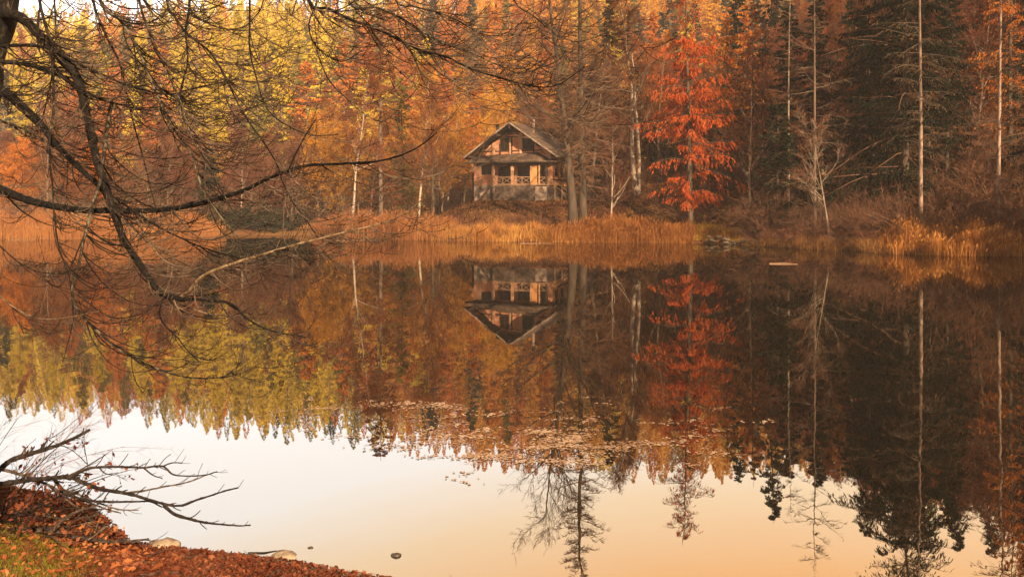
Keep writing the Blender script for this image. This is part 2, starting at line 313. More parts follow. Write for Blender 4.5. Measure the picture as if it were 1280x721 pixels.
# ---- conifers: larch, spruce, and tall poles with dead branches
def conifer(name, h, seed, r0=0.25, Rm=3.5, t0=0.12, nb=120, tw=12, tuft=6, tsize=0.09, droop=0.25, rise=0.25, hang=0.6, prof=0.8, side=None, dead=0, aspect=0.5, twlen=0.35, gap=0.0, wob=0.06, low=4, twr=1.0, bare=1.1):
    rng = np.random.default_rng(seed)
    tr = G(); cr = G()
    pt = grow(np.array([[0, 0, -0.6]]), np.array([[rng.normal(0, 0.012), rng.normal(0, 0.012), 1.0]]), np.array([h + 0.6]), 22, (0, 0, 0.1), 0.006, rng)
    rr = r0 * (1 - np.linspace(0, 1, 22) * 0.95)[None]; rr[:, 0] *= 1.6; rr[:, 1] *= 1.12
    tr.tube(pt, rr, 9)
    t = np.sort(t0 + (0.985 - t0) * (rng.uniform(0, 1, nb) ** 0.9))
    f = t * 21; i = np.minimum(f.astype(int), 20); w = (f - i)[:, None]; S = pt[0, i] * (1 - w) + pt[0, i + 1] * w
    az = rng.uniform(0, 2 * math.pi, nb)
    tt = (t - t0) / (1 - t0)
    Ln = Rm * np.clip((1 - tt), 0.02, 1) ** prof * np.clip(0.45 + tt * low, 0, 1) * rng.uniform(0.55, 1.12, nb) + 0.25
    if gap > 0: Ln *= np.where(rng.uniform(0, 1, nb) < gap, 0.45, 1)
    if side is not None: Ln *= 1 + side * np.cos(az - math.pi)
    D = np.stack([np.cos(az), np.sin(az), rise - 0.35 * (1 - tt) + rng.normal(0, 0.17, nb)], 1)
    bend = np.zeros((nb, 3)); bend[:, 2] = rng.normal(0.28, 0.1, nb) - droop
    b = grow(S, D, Ln, 8, bend, wob, rng); rb = taper(0.010 * Ln + 0.006, 8, 0.15); cr.tube(b, rb, 4, 0)
    if tw:
        S2, T2, r2, t2 = spawn(b, rb, tw, 0.12, 1.0, rng)
        horiz = norm(np.cross(T2, np.array([0, 0, 1.0]))) * np.sign(rng.normal(0, 1, len(T2)))[:, None]
        D2 = norm(T2 * 0.8 + horiz * rng.uniform(0.4, 1.1, len(T2))[:, None] + np.array([0, 0, -1.0]) * hang * rng.uniform(0.1, 1.0, len(T2))[:, None])
        L2 = np.repeat(Ln, tw) * twlen * (1.1 - 0.7 * t2) * rng.uniform(0.4, 1.1, len(t2)) + 0.15
        b2 = grow(S2, D2, L2, 5, (0, 0, -hang * 0.5), 0.10, rng); rb2 = taper(np.full(len(b2), 0.008 * twr), 5, 0.35); cr.tube(b2, rb2, 3, 0)
        if tuft:
            S3, T3, r3, t3 = spawn(b2, rb2, tuft, 0.0, 1.0, rng)
            kb = (S3[:, 2] < bare * h) | (rng.uniform(0, 1, len(S3)) < 0.10); S3, T3 = S3[kb], T3[kb]
            n = len(S3); sz = tsize * rng.uniform(0.5, 1.3, n)[:, None]
            A = norm(T3 * 0.8 + rng.normal(0, 0.45, (n, 3)) + np.array([0, 0, -hang * 0.7])); B = norm(np.cross(A, rng.normal(0, 1, (n, 3))))
            cr.leaves(S3 + A * sz * 0.6, A * sz, B * sz * aspect, 1)
    if dead:
        td = rng.uniform(0.06, t0 + 0.15, dead); f = td * 21; i = f.astype(int); w = (f - i)[:, None]; S = pt[0, i] * (1 - w) + pt[0, i + 1] * w
        az = rng.uniform(0, 2 * math.pi, dead)
        d = grow(S, np.stack([np.cos(az), np.sin(az), rng.normal(0.05, 0.25, dead)], 1), rng.uniform(0.5, 2.6, dead), 6, (0, 0, -0.3), 0.12, rng)
        rd = taper(np.full(dead, 0.022), 6, 0.2); cr.tube(d, rd, 4, 0)
        S4, T4, r4, t4 = spawn(d, rd, 5, 0.3, 1, rng)
        d2 = grow(S4, deflect(T4, rng.uniform(0.4, 1, len(T4)), rng), rng.uniform(0.15, 0.6, len(T4)), 3, (0, 0, -0.2), 0.1, rng); cr.tube(d2, taper(np.full(len(d2), 0.008), 3, 0.3), 3, 0)
    return tr, cr

PROTO = {}
def proto(key, gen, one=False):
    """store the meshes of a tree kind (trunk mesh, crown mesh) or, for far trees, one mesh"""
    tr, cr = gen
    dummy = [MT['bark_mid']]
    if one:
        g = G(); g.V = tr.V + cr.V; nt_ = tr.n
        g.Fc = tr.Fc + [f + nt_ for f in cr.Fc]; g.M = tr.M + cr.M; g.S = tr.S + cr.S; g.n = tr.n + cr.n
        o = g.build(key, [MT['bark_mid'], MT['rust']]); me = o.data; bpy.data.objects.remove(o); PROTO[key] = (me,); return
    a = tr.build(key + '_trunk', dummy); b = cr.build(key + '_crown', [MT['bark_twig'], MT['rust']])
    PROTO[key] = (a.data, b.data); bpy.data.objects.remove(a); bpy.data.objects.remove(b)

MESHES = {}
def dressed(key, part, mats):
    """the mesh of a tree kind with these materials, shared by every copy"""
    k = (key, part) + tuple(mats)
    if k not in MESHES:
        me = PROTO[key][part].copy(); me.name = key + '_' + mats[-1]
        for i, m in enumerate(mats): me.materials[i] = MT[m]
        MESHES[k] = me
    return MESHES[k]

def place_tree(key, name, loc, label, cat, group=None, rz=0.0, sc=1.0, bark='bark_mid', twig='bark_twig', leaf='rust'):
    if len(PROTO[key]) == 1:
        o = bpy.data.objects.new(name, dressed(key, 0, (bark, leaf))); COL.objects.link(o); o.location = tuple(loc); o.rotation_euler = (0, 0, rz)
        o.scale = sc if isinstance(sc, tuple) else (sc, sc, sc)
        return tag(o, label, cat, group)
    root = empty(name, loc, rz, sc); tag(root, label, cat, group)
    for n, me in (('trunk', dressed(key, 0, (bark,))), ('crown', dressed(key, 1, (twig, leaf)))):
        o = bpy.data.objects.new(n, me); COL.objects.link(o); o.parent = root
    return root

# ------------------------------------------------------------------ terrain
SH = [(-250, 300), (-120, 299), (0, 299), (100, 299), (200, 298), (260, 296), (300, 294), (400, 294), (430, 297), (500, 300), (600, 302), (700, 303), (800, 303.5),
      (880, 304), (925, 306), (950, 308), (1000, 311), (1060, 313), (1090, 316), (1120, 318), (1200, 320), (1280, 321), (1400, 324)]
POLY = [(((px - 640) / F) * CAM_H * F / (py - HOR), CAM_H * F / (py - HOR)) for px, py in SH]
POLY += [(41, 38), (43, 25), (38, 12), (28, 4), (18, 3), (8, 5.3), (3, 6.6), (0.3, 6.9), (-1.04, 7.34), (-2.29, 7.78), (-3.2, 7.98), (-3.9, 8.15), (-4.9, 9.2), (-7, 10.3), (-11, 11), (-18, 13), (-32, 16), (-52, 25), (-70, 40), (-76, 60)]
POLY = np.array(POLY)

def sdist(x, y):
    x = np.asarray(x, float); y = np.asarray(y, float)
    best = np.full(x.shape, 1e9); ins = np.zeros(x.shape, bool); n = len(POLY)
    for i in range(n):
        ax, ay = POLY[i]; bx, by = POLY[(i + 1) % n]; ex, ey = bx - ax, by - ay
        t = np.clip(((x - ax) * ex + (y - ay) * ey) / (ex * ex + ey * ey), 0, 1)
        best = np.minimum(best, np.hypot(x - ax - t * ex, y - ay - t * ey))
        c = (ay > y) != (by > y)
        with np.errstate(divide='ignore', invalid='ignore'):
            xi = ax + (y - ay) * ex / (ey if abs(ey) > 1e-9 else 1e-9)
        ins ^= c & (x < xi)
    return np.where(ins, -best, best)

def sstep(v, a, b):
    t = np.clip((v - a) / (b - a), 0, 1); return t * t * (3 - 2 * t)

def wav(x, y):
    return (np.sin(x * 0.31 + 1.3 * np.sin(y * 0.17)) * np.sin(y * 0.27 + 0.9 * np.sin(x * 0.21)) * 0.5 + np.sin(x * 0.93 + y * 0.6) * np.sin(y * 1.1 - x * 0.4) * 0.16)

def gz(x, y):
    x = np.asarray(x, float); y = np.asarray(y, float)
    d = sdist(x, y); do = np.maximum(d, 0)
    under = -1.3 * (1 - np.exp(np.minimum(d, 0) / 3.5)) - 0.02
    yy = np.maximum(y, 25.0); u = x / yy
    bank = 0.40 * (1 - np.exp(-do / 0.5)) + 0.015 * np.minimum(do, 30)
    mound = 3.0 * sstep(do, 1.5, 17) * sstep(u, -0.13, -0.03) * (1 - 0.25 * sstep(u, 0.25, 0.4)) + 2.0 * sstep(do, 4, 13) * sstep(u, 0.10, 0.16) * (1 - sstep(u, 0.26, 0.36))
    hs = np.minimum(x * 0 + 1, 1)
    hill = 0.39 * np.clip(y - 128, 0, 190) * (0.80 + 0.20 * sstep(u, -0.66, -0.28)) * sstep(y, 120, 165)
    hillr = 0.31 * np.clip(do - 5, 0, 215)
    hl = hill * (1 - sstep(u, 0.18, 0.5)) + np.maximum(hillr, hill) * sstep(u, 0.18, 0.5)
    hl = hl + 6 * np.sin(x * 0.021 + 0.6) * sstep(y, 170, 300)
    far = bank + mound + hl + wav(x, y) * 0.35 * sstep(do, 1, 8)
    dn = do
    near = 0.03 + 0.17 * np.minimum(dn, 8) + 0.06 * np.maximum(dn - 8, 0).clip(0, 60) + 0.40 * np.exp(-(((x + 5.1) / 1.05) ** 2 + ((y - 6.9) / 1.0) ** 2)) * sstep(dn, 0.0, 0.8)
    near = near + 0.05 * wav(x * 4, y * 4) * sstep(dn, 0.2, 1.5)
    w = sstep(y, 22, 45)
    out = near * (1 - w) + far * w
    return np.where(d < 0, under, out)

def gz1(x, y): return float(gz(np.array([x]), np.array([y]))[0])

def axis(lo, hi, segs):
    a = [lo]
    for x1, st in segs:
        n = max(1, int(round((x1 - a[-1]) / st))); a += list(np.linspace(a[-1], x1, n + 1)[1:])
    return np.array(a)
gx = axis(-620, 620, [(-320, 12), (-120, 5), (-70, 2), (-9, 1.0), (3, 0.12), (60, 1.0), (120, 2.5), (320, 5), (620, 12)])
gy = axis(-300, 760, [(-40, 10), (0, 2), (5.5, 0.4), (10.5, 0.12), (46, 1.5), (90, 0.5), (160, 1.5), (360, 4), (760, 12)])
XX, YY = np.meshgrid(gx, gy); ZZ = gz(XX, YY)
g = G(); nx = len(gx); ny = len(gy)
idx = np.arange(nx * ny).reshape(ny, nx)
g.add(np.stack([XX, YY, ZZ], -1), np.stack([idx[:-1, :-1], idx[:-1, 1:], idx[1:, 1:], idx[1:, :-1]], -1), 0, True)
tag(g.build('ground', [MT['ground']]), 'leaf covered banks and hillsides round the pond', kind='structure')

g = G(); wx = np.linspace(-90, 60, 3); wy = np.linspace(-10, 95, 3)
g.add([(-90, -2, 0), (60, -2, 0), (60, 95, 0), (-90, 95, 0)], [(0, 1, 2, 3)], 0, False)
tag(g.build('water', [MT['water']]), 'still dark pond mirroring the woods and sky', kind='structure')

# ------------------------------------------------------------------ house
HX, HY = (640 - 640) / F * 88.6 + 0.25, 88.6
HZ = 3.85
house = empty('timber_framed_house', (HX, HY, HZ), math.radians(-22)); house.scale = (1.05, 1.0, 1.0)
tag(house, 'salmon timber framed lake house with gabled tile roof on the far bank', 'house')
def hp(name, g, mats, parent=house, uv=None): return g.build(name, [MT[m] for m in mats], parent, uv)

WH = 4.1; DEP = 8.0; PK = 8.22; SL = 0.725
g = G(); g.box(-WH, WH, 0, DEP, -1.5, 1.4)
g.box(-1.75, 2.75, -1.2, -0.0, -1.5, 1.4)
hp('foundation', g, ['stone_wall'])
g = G(); g.box(-WH - 0.02, -1.753, -1.22, 0.0, -1.5, 1.4); hp('foundation_corner', g, ['white_wall'])
g = G(); g.box(2.753, 4.1, -1.1, 0.0, -1.5, 1.3); hp('foundation_corner', g, ['white_wall'])
# main walls
g = G(); g.box(-WH, WH, 0.0, DEP, 1.4, 5.0); hp('wall', g, ['plaster'])
g = G()
for s in (-1, 1):
    g.hexa([(0, 0.0, 5.0), (s * WH, 0.0, 5.0), (s * WH, DEP, 5.0), (0, DEP, 5.0), (0, 0.0, PK - 0.25), (s * WH, 0.0, PK - 0.25 - WH * SL), (s * WH, DEP, PK - 0.25 - WH * SL), (0, DEP, PK - 0.25)])
hp('gable_wall', g, ['plaster'])
g = G(); g.box(WH, WH + 0.04, 0.3, DEP, 1.4, 4.6); hp('side_wall', g, ['plaster_gold'])  # thin skin on the right wall carrying the painted sunlight
# roof slopes
def roofpanel(s):
    g = G(); e = 5.3; y0, y1 = -1.55, DEP + 0.8; th = 0.16
    a = (0, PK); b = (s * e, PK - e * SL)
    g.hexa([(a[0], y0, a[1]), (b[0], y0, b[1]), (b[0], y1, b[1]), (a[0], y1, a[1]), (a[0], y0, a[1] + th), (b[0], y0, b[1] + th), (b[0], y1, b[1] + th), (a[0], y1, a[1] + th)])
    return g
uvr = lambda v: np.stack([v[:, 1], np.abs(v[:, 0]) * 1.26], 1)
for s in (-1, 1): hp('roof', roofpanel(s), ['roof'], uv=uvr)
for s in (-1, 1):
    g = G(); g.beam((0, -1.60, PK + 0.05), (s * 5.32, -1.60, PK + 0.05 - 5.32 * SL), 0.06, 0.15); hp('bargeboard', g, ['trim'])
    g = G(); e = 5.2; g.hexa([(0, -1.5, PK - 0.06), (s * e, -1.5, PK - 0.06 - e * SL), (s * e, DEP + 0.7, PK - 0.06 - e * SL), (0, DEP + 0.7, PK - 0.06), (0, -1.5, PK - 0.01), (s * e, -1.5, PK - 0.01 - e * SL), (s * e, DEP + 0.7, PK - 0.01 - e * SL), (0, DEP + 0.7, PK - 0.01)]); hp('soffit', g, ['beam'])  # dark sheet added under the roof, under-eave shade put into its colour
    g = G()
    for x in (1.4, 3.0, 4.6): g.box(s * x - 0.06, s * x + 0.06, -1.55, 0.0, PK - x * SL - 0.36, PK - x * SL - 0.12)
    hp('roof_bracket', g, ['beam'])
g = G(); g.box(-0.06, 0.06, -1.58, 0.0, PK - 0.6, PK - 0.12); hp('roof_bracket', g, ['beam'])
# porch
PZ1 = 3.95
g = G()
eo = -1.75
# porch roof: front slope, hipped ends
g.hexa([(-4.75, eo, 3.92), (3.2, eo, 3.92), (2.6, -0.02, 4.95), (-4.2, -0.02, 4.62), (-4.75, eo, 4.04), (3.2, eo, 4.04), (2.6, -0.02, 5.10), (-4.2, -0.02, 4.78)])
g.hexa([(3.2, eo, 3.92), (4.75, eo + 0.5, 3.90), (4.75, 0.4, 3.90), (2.6, -0.02, 4.95), (3.2, eo, 4.04), (4.75, eo + 0.5, 4.02), (4.75, 0.4, 4.02), (2.6, -0.02, 5.10)])
g.hexa([(-4.75, eo, 3.92), (-4.2, -0.02, 4.62), (-5.0, 0.9, 3.95), (-5.2, eo + 0.3, 3.85), (-4.75, eo, 4.04), (-4.2, -0.02, 4.78), (-5.0, 0.9, 4.08), (-5.2, eo + 0.3, 3.97)])
hp('porch_roof', g, ['roof'], uv=lambda v: np.stack([v[:, 0], v[:, 1] * 1.1], 1))
g = G(); g.box(-4.75, 3.2, eo - 0.06, eo - 0.005, 3.86, 3.96); g.beam((3.2, eo - 0.03, 3.9), (4.78, eo + 0.47, 3.88), 0.06, 0.1); hp('gutter', g, ['beam'])
g = G(); g.box(-4.1, 2.75, -1.32, -1.08, 3.60, 3.88); g.beam((2.75, -1.2, 3.74), (4.0, -1.0, 3.74), 0.2, 0.28); hp('porch_beam', g, ['beam'])
g = G(); g.box(-4.1, 4.05, -1.2, 0, 1.402, 1.50); hp('porch_floor', g, ['rail'])
for x, w, m in ((-3.85, 0.50, 'plaster'), (-3.42, 0.26, 'cream'), (-1.95, 0.28, 'cream'), (0.22, 0.28, 'cream'), (2.33, 0.22, 'cream'), (3.2, 0.10, 'cream')):
    g = G(); g.box(x - w / 2, x + w / 2, -1.25, -1.02, 1.5, 3.62); hp('porch_post', g, [m])
g = G(); g.box(3.85, 4.08, -1.15, -0.9, 1.5, 3.7); hp('porch_post', g, ['beam'])
g = G(); g.box(2.45, 2.95, -1.18, -1.05, 1.5, 3.60); hp('porch_panel', g, ['plaster_gold'])  # right bay panel, sunlight painted in its colour
g = G(); g.box(-3.28, -2.10, -1.17, -1.05, 1.5, 2.60); hp('porch_panel', g, ['plaster'])
# windows of the porch
def window(x0, x1, y, z0, z1, mull=1, bars=1, parent=house, frame='shutter', t=0.08):
    g = G(); e = 0.06
    g.box(x0, x1, y - t, y, z0, z0 + e); g.box(x0, x1, y - t, y, z1 - e, z1); g.box(x0, x0 + e, y - t, y, z0 + e, z1 - e); g.box(x1 - e, x1, y - t, y, z0 + e, z1 - e)
    for i in range(mull): xm = x0 + (x1 - x0) * (i + 1) / (mull + 1); g.box(xm - 0.03, xm + 0.03, y - t, y, z0 + e, z1 - e)
    w = hp('window', g, [frame], parent)
    g = G(); g.box(x0 + e, x1 - e, y - t * 0.6, y - t * 0.4, z0 + e, z1 - e)
    p = hp('pane', g, ['glass'], w); return w
window(-3.28, -2.10, -1.08, 2.61, 3.60, 1)
window(-1.75, 0.03, -0.05, 1.6, 3.58, 2); window(0.42, 2.15, -0.05, 1.6, 3.58, 2)
window(3.27, 3.83, -0.6, 1.6, 3.6, 0); window(2.5, 3.1, -0.05, 1.6, 3.5, 0)
# railings with crosses
def railing(x0, x1, y, z0, z1, nx_, parent=house, m='rail'):
    g = G(); g.box(x0, x1, y - 0.05, y + 0.05, z1 - 0.09, z1); g.box(x0, x1, y - 0.04, y + 0.04, z0, z0 + 0.08)
    w = (x1 - x0) / nx_
    for i in range(nx_):
        a = x0 + i * w; b = a + w
        g.beam((a, y, z0 + 0.08), (b, y, z1 - 0.09), 0.055, 0.055); g.beam((a, y + 0.003, z1 - 0.09), (b, y + 0.003, z0 + 0.08), 0.05, 0.05)
        if i: g.box(a - 0.03, a + 0.03, y - 0.045, y + 0.045, z0 + 0.08, z1 - 0.09)
    return hp('railing', g, [m], parent)
railing(-1.80, 0.07, -1.13, 1.55, 2.36, 2); railing(0.37, 2.21, -1.13, 1.55, 2.36, 2); railing(2.96, 3.84, -1.13, 1.55, 2.30, 1)
# gable framing
g = G(); y = -0.06
def gb(x0, x1, z0, z1): g.box(x0, x1, y, 0.0, z0, z1)
gb(-3.9, 3.9, 5.20, 5.32); gb(-1.3, 1.3, 7.08, 7.18); gb(-0.95, 0.9, 6.78, 6.88)
for x in (-1.62, -0.26, 2.2): gb(x - 0.06, x + 0.06, 4.7, 6.9 if abs(x) < 1.5 else 6.1)
for s in (-1, 1):
    g.beam((s * 2.25, -0.035, 6.2), (s * 3.5, -0.035, 4.75), 0.055, 0.14, up=(0, 1, 0)); g.beam((s * 0.2, -0.036, 7.65), (s * 1.0, -0.036, 6.9), 0.055, 0.12, up=(0, 1, 0))
hp('timber_frame', g, ['beam'])
g = G(); g.box(-0.52, -0.36, -0.12, 0.0, 4.7, 6.78); hp('pilaster', g, ['cream'])
g = G(); g.box(0.64, 0.90, -0.14, 0.0, 4.7, 7.2); hp('pilaster', g, ['cream'])
g = G(); g.box(-2.48, -2.2, -0.14, 0.0, 4.6, 6.3); hp('pilaster', g, ['cream'])
window(-1.55, -0.56, -0.01, 5.34, 6.72, 1); window(0.98, 2.12, -0.01, 5.34, 6.72, 1)
g = G()
for s in (-1, 1): g.hexa([(s * 0.02, -0.10, 7.25), (s * 0.95, -0.10, 7.25), (s * 0.95, -0.02, 7.25), (s * 0.02, -0.02, 7.25), (s * 0.02, -0.10, 7.9), (s * 0.16, -0.10, 7.82), (s * 0.16, -0.02, 7.82), (s * 0.02, -0.02, 7.9)])
hp('gable_boarding', g, ['beam'])
# side windows
for y0 in (1.0, 3.0, 5.2):
    g = G(); g.box(WH + 0.04, WH + 0.12, y0, y0 + 0.9, 2.4, 4.1); w = hp('window', g, ['shutter'])
    g = G(); g.box(WH + 0.121, WH + 0.13, y0 + 0.1, y0 + 0.8, 2.5, 4.0); hp('pane', g, ['glass'], w)
g = G(); g.box(WH + 0.04, WH + 0.10, 0, DEP, 2.0, 2.12); g.box(WH + 0.04, WH + 0.10, 0, DEP, 4.2, 4.32)
for yy_ in (0.5, 2.45, 4.6, 7.0): g.box(WH + 0.04, WH + 0.09, yy_, yy_ + 0.12, 2.13, 4.19)
hp('side_timber', g, ['beam'])
# steps
g = G()
for i in range(5): g.box(-2.9 + 0.17 * i, -2.73 + 0.17 * i, -1.9, -1.225, -1.2, 0.20 + 0.20 * i)
hp('steps', g, ['stone_wall'])
g = G()
for i in range(6): g.box(-2.9 + 0.17 * i - 0.03, -2.68 + 0.17 * i, -1.96, -1.3, 0.203 + 0.20 * i, 0.26 + 0.20 * i)
hp('stair_tread', g, ['beam'])
g = G(); g.box(-3.7, -3.45, -1.26, -1.222, 0.05, 0.5); hp('cellar_vent', g, ['shutter'])
g = G(); g.box(0.1, 0.55, -1.24, -1.202, -0.35, 0.05); hp('cellar_vent', g, ['shutter'])
# right hand stair rail
g = G()
a = np.array([4.1, -1.0, 2.3]); b = np.array([6.6, -1.6, 0.6])
for dz in (0, -0.45): g.beam(a + (0, 0, dz), b + (0, 0, dz), 0.07, 0.07)
for t in (0.0, 0.33, 0.66, 1.0):
    p = a + (b - a) * t; g.box(p[0] - 0.05, p[0] + 0.05, p[1] - 0.05, p[1] + 0.05, p[2] - 1.9, p[2] + 0.05)
g.beam(b + (-0.9, 0.02, 0.2), b + (0, 0.02, -1.2), 0.06, 0.06)
hp('stair_rail', g, ['rail'])
g = G()
for i in range(7): g.box(4.11 + i * 0.34, 4.11 + (i + 1) * 0.34 + 0.04, -1.2, -0.2, -1.0, 1.25 - 0.22 * i)
hp('side_steps', g, ['stone_wall'])
# chimneys
def chimney(x, y, zb, zt, r):
    g = G(); g.tube(np.array([(x, y, zb), (x, y, zt)]), np.array([r, r]), 10); c = hp('chimney', g, ['trim'])
    g = G(); g.tube(np.array([(x, y, zt - 0.55), (x, y, zt - 0.01), (x, y, zt), (x, y, zt + 0.01)]), np.array([r * 1.3, r * 1.3, r * 1.7, 0.0]), 10); hp('chimney_cap', g, ['metal'], c)
chimney(1.3, 2.4, 6.6, 9.45, 0.15); chimney(-2.5, 1.5, 6.0, 8.35, 0.15)

# ------------------------------------------------------------------ tree prototypes
proto('dec_a', deciduous('a', 18, 11, 0.22, 20, 0.34, 0.25, 1, 0.07))
proto('dec_b', deciduous('b', 16, 12, 0.18, 18, 0.38, 0.2, 1, 0.07, forks=2))
proto('dec_c', deciduous('c', 14, 13, 0.16, 22, 0.42, 0.12, 1, 0.08))
proto('birch', deciduous('d', 19, 14, 0.17, 20, 0.22, 0.35, 1, 0.06, up=0.5))
proto('dec_gold', deciduous('e', 13, 15, 0.16, 34, 0.36, 0.10, 2, 0.075, up=0.9))
proto('dec_near_fork', deciduous('f', 27, 16, 0.48, 30, 0.36, 0.22, 0, 0.06, lean=-0.035, up=0.05, twr=1.5, lv=(8, 6, 5)))
proto('dec_pale_fork', deciduous('g', 21, 17, 0.26, 22, 0.22, 0.30, 0, 0.06, forks=2, up=0.6, twr=2.2))
proto('sapling', deciduous('h', 11, 18, 0.11, 18, 0.36, 0.22, 0, 0.06, lv=(6, 5, 4), up=0.7, twr=1.8))
proto('larch_red', conifer('lr', 26, 21, 0.27, 4.9, 0.14, 200, 21, 13, 0.115, droop=0.45, hang=1.3, prof=0.5, gap=0.4, dead=14, aspect=0.30, twlen=0.42, bare=0.66))
proto('larch_tall', conifer('lt', 33, 22, 0.42, 4.8, 0.12, 200, 20, 4, 0.05, droop=0.10, rise=0.35, hang=0.7, prof=0.6, dead=30, gap=0.2, twr=2.6))
proto('larch_a', conifer('la', 24, 23, 0.24, 3.8, 0.12, 130, 13, 6, 0.10, droop=0.3, hang=0.8, prof=0.7, dead=12))
proto('larch_b', conifer('lb', 21, 24, 0.22, 3.4, 0.15, 115, 13, 6, 0.10, droop=0.3, hang=0.8, prof=0.8, dead=10, gap=0.2))
proto('spruce_big', conifer('sb', 29, 25, 0.36, 7.0, 0.03, 300, 22, 17, 0.15, droop=0.5, rise=0.2, hang=1.0, prof=0.55, aspect=0.22, gap=0.3, side=0.25, dead=20, low=5, bare=0.74))
proto('spruce_a', conifer('sa', 24, 26, 0.26, 3.9, 0.06, 190, 17, 12, 0.13, droop=0.45, hang=0.9, prof=0.75, aspect=0.24, gap=0.15))
proto('spruce_small', conifer('ss', 9, 27, 0.12, 2.6, 0.04, 120, 12, 8, 0.12, droop=0.3, hang=0.6, prof=0.8, aspect=0.35, gap=0.15))
proto('pole_a', conifer('pa', 24, 28, 0.14, 3.2, 0.22, 60, 12, 1, 0.04, droop=0.15, rise=0.3, hang=0.5, prof=0.35, dead=26, gap=0.3, twr=2.0))
proto('pole_b', conifer('pb', 28, 29, 0.17, 3.6, 0.24, 95, 13, 2, 0.06, droop=0.3, rise=0.2, hang=0.8, prof=0.45, dead=40, gap=0.3, twr=2.0))
for k, (h, R, s) in enumerate(((20, 4.3, 31), (17, 4.2, 32), (23, 4.2, 33))):
    proto('far_con%d' % k, conifer('f', h, s, 0.2, R, 0.05, 120, 9, 9, 0.22, droop=0.3, hang=0.7, prof=0.8, aspect=0.45), one=True)
for k, s in enumerate((35, 36)):
    proto('far_dec%d' % k, deciduous('f', 15, s, 0.18, 16, 0.34, 0.2, 1, 0.16, lv=(6, 6, 5), twr=2.0), one=True)

# shrubs
def shrub(name, h, seed, stems=22, leafn=1, leafsize=0.06, spread=0.9, lv=(6, 6)):
    rng = np.random.default_rng(seed); g = G()
    az = rng.uniform(0, 2 * math.pi, stems); r = rng.uniform(0, 0.3, stems)
    S = np.stack([np.cos(az) * r, np.sin(az) * r, np.full(stems, -0.15)], 1)
    D = np.stack([np.cos(az) * spread, np.sin(az) * spread, np.full(stems, 1.0)], 1) + rng.normal(0, 0.25, (stems, 3))
    Ln = h * rng.uniform(0.6, 1.25, stems)
    l1 = grow(S, D, Ln, 8, (0, 0, -0.5), 0.09, rng); r1 = taper(np.full(stems, 0.017 * h ** 0.5), 8, 0.3); g.tube(l1, r1, 4, 0)
    S, T, r, t = spawn(l1, r1, lv[0], 0.15, 1, rng); l2 = grow(S, deflect(T, rng.uniform(0.4, 1.0, len(T)), rng), h * rng.uniform(0.12, 0.4, len(T)), 5, (0, 0, 0.1), 0.12, rng)
    r2 = taper(np.full(len(l2), 0.010), 5, 0.4); g.tube(l2, r2, 3, 0)
    S, T, r, t = spawn(l2, r2, lv[1], 0.1, 1, rng); l3 = grow(S, deflect(T, rng.uniform(0.3, 1.0, len(T)), rng), h * rng.uniform(0.05, 0.18, len(T)), 3, (0, 0, 0), 0.12, rng)
    r3 = taper(np.full(len(l3), 0.008), 3, 0.4); g.tube(l3, r3, 3, 0)
    if leafn:
        S, T, r, t = spawn(l3, r3, leafn, 0, 1, rng); leaf_cloud(g, S, leafsize, rng, 1)
    o = g.build(name, [MT['bark_twig'], MT['rust']]); me = o.data; bpy.data.objects.remove(o); PROTO[name] = (me,)
shrub('shrub_a', 2.6, 41, 26, 1, 0.05); shrub('shrub_b', 2.2, 42, 22, 2, 0.05, 1.2); shrub('shrub_c', 3.6, 43, 24, 1, 0.05, 0.7)
shrub('shrub_dense', 2.4, 44, 30, 7, 0.09, 0.9)

# ------------------------------------------------------------------ named trees on the far bank
def spot(px, Y, dz=0.0):
    x = (px - 640) / F * Y; return (x, Y, gz1(x, Y) + dz)
place_tree('larch_tall', 'larch_tree', spot(729, 72.5), 'tallest straight bare larch on the bank just right of the house', 'tree', rz=0.4, bark='bark_dark', leaf='brownneedle')
place_tree('dec_near_fork', 'broadleaf_tree', spot(717, 71), 'large bare leaning tree spreading its limbs over the house roof', 'tree', rz=0.1, bark='bark_dark', twig='bark_mid', leaf='rust')
place_tree('dec_pale_fork', 'birch_tree', spot(796, 79), 'pale twin trunked bare tree between the tall larch and red larch', 'tree', rz=0.2, bark='bark_pale', twig='bark_mid')
place_tree('sapling', 'birch_tree', spot(762, 73), 'small pale leaning tree on the leafy slope beside the tall larch', 'tree', rz=1.0, sc=1.0, bark='bark_pale')
place_tree('larch_red', 'larch_tree', spot(864, 69.5), 'bright orange red larch glowing by the golden bank', 'tree', rz=0.9, bark='bark_dark', twig='bark_dark', leaf='red')
place_tree('spruce_a', 'spruce_tree', spot(757, 96), 'dark spruce behind the tall larch, right of the house', 'tree', rz=2, sc=(0.9, 0.9, 1.0), bark='bark_dark', leaf='green')
place_tree('spruce_small', 'spruce_tree', spot(970, 65), 'small bushy dark spruce at the right end of the golden bank', 'tree', rz=1, sc=1.22, bark='bark_dark', leaf='green')
place_tree('pole_a', 'larch_tree', spot(985, 66), 'thin bare pole tree rising behind the small dark spruce', 'tree', rz=2.2, sc=0.92, bark='bark_pale', leaf='brownneedle')
place_tree('pole_a', 'larch_tree', spot(1019, 61), 'slim bare conifer with wide flat dead boughs left of the big spruce', 'tree', rz=0.0, sc=1.03, bark='bark_mid', twig='bark_mid', leaf='brownneedle')
place_tree('sapling', 'birch_tree', spot(1036, 58.8), 'young pale bare tree with upswept limbs at the water edge', 'tree', rz=2.6, sc=0.92, bark='bark_pale', twig='bark_pale')
place_tree('spruce_big', 'spruce_tree', spot(1130, 61), 'huge dark green spruce with drooping boughs on the right shore', 'tree', rz=0.0, bark='bark_dark', leaf='green')
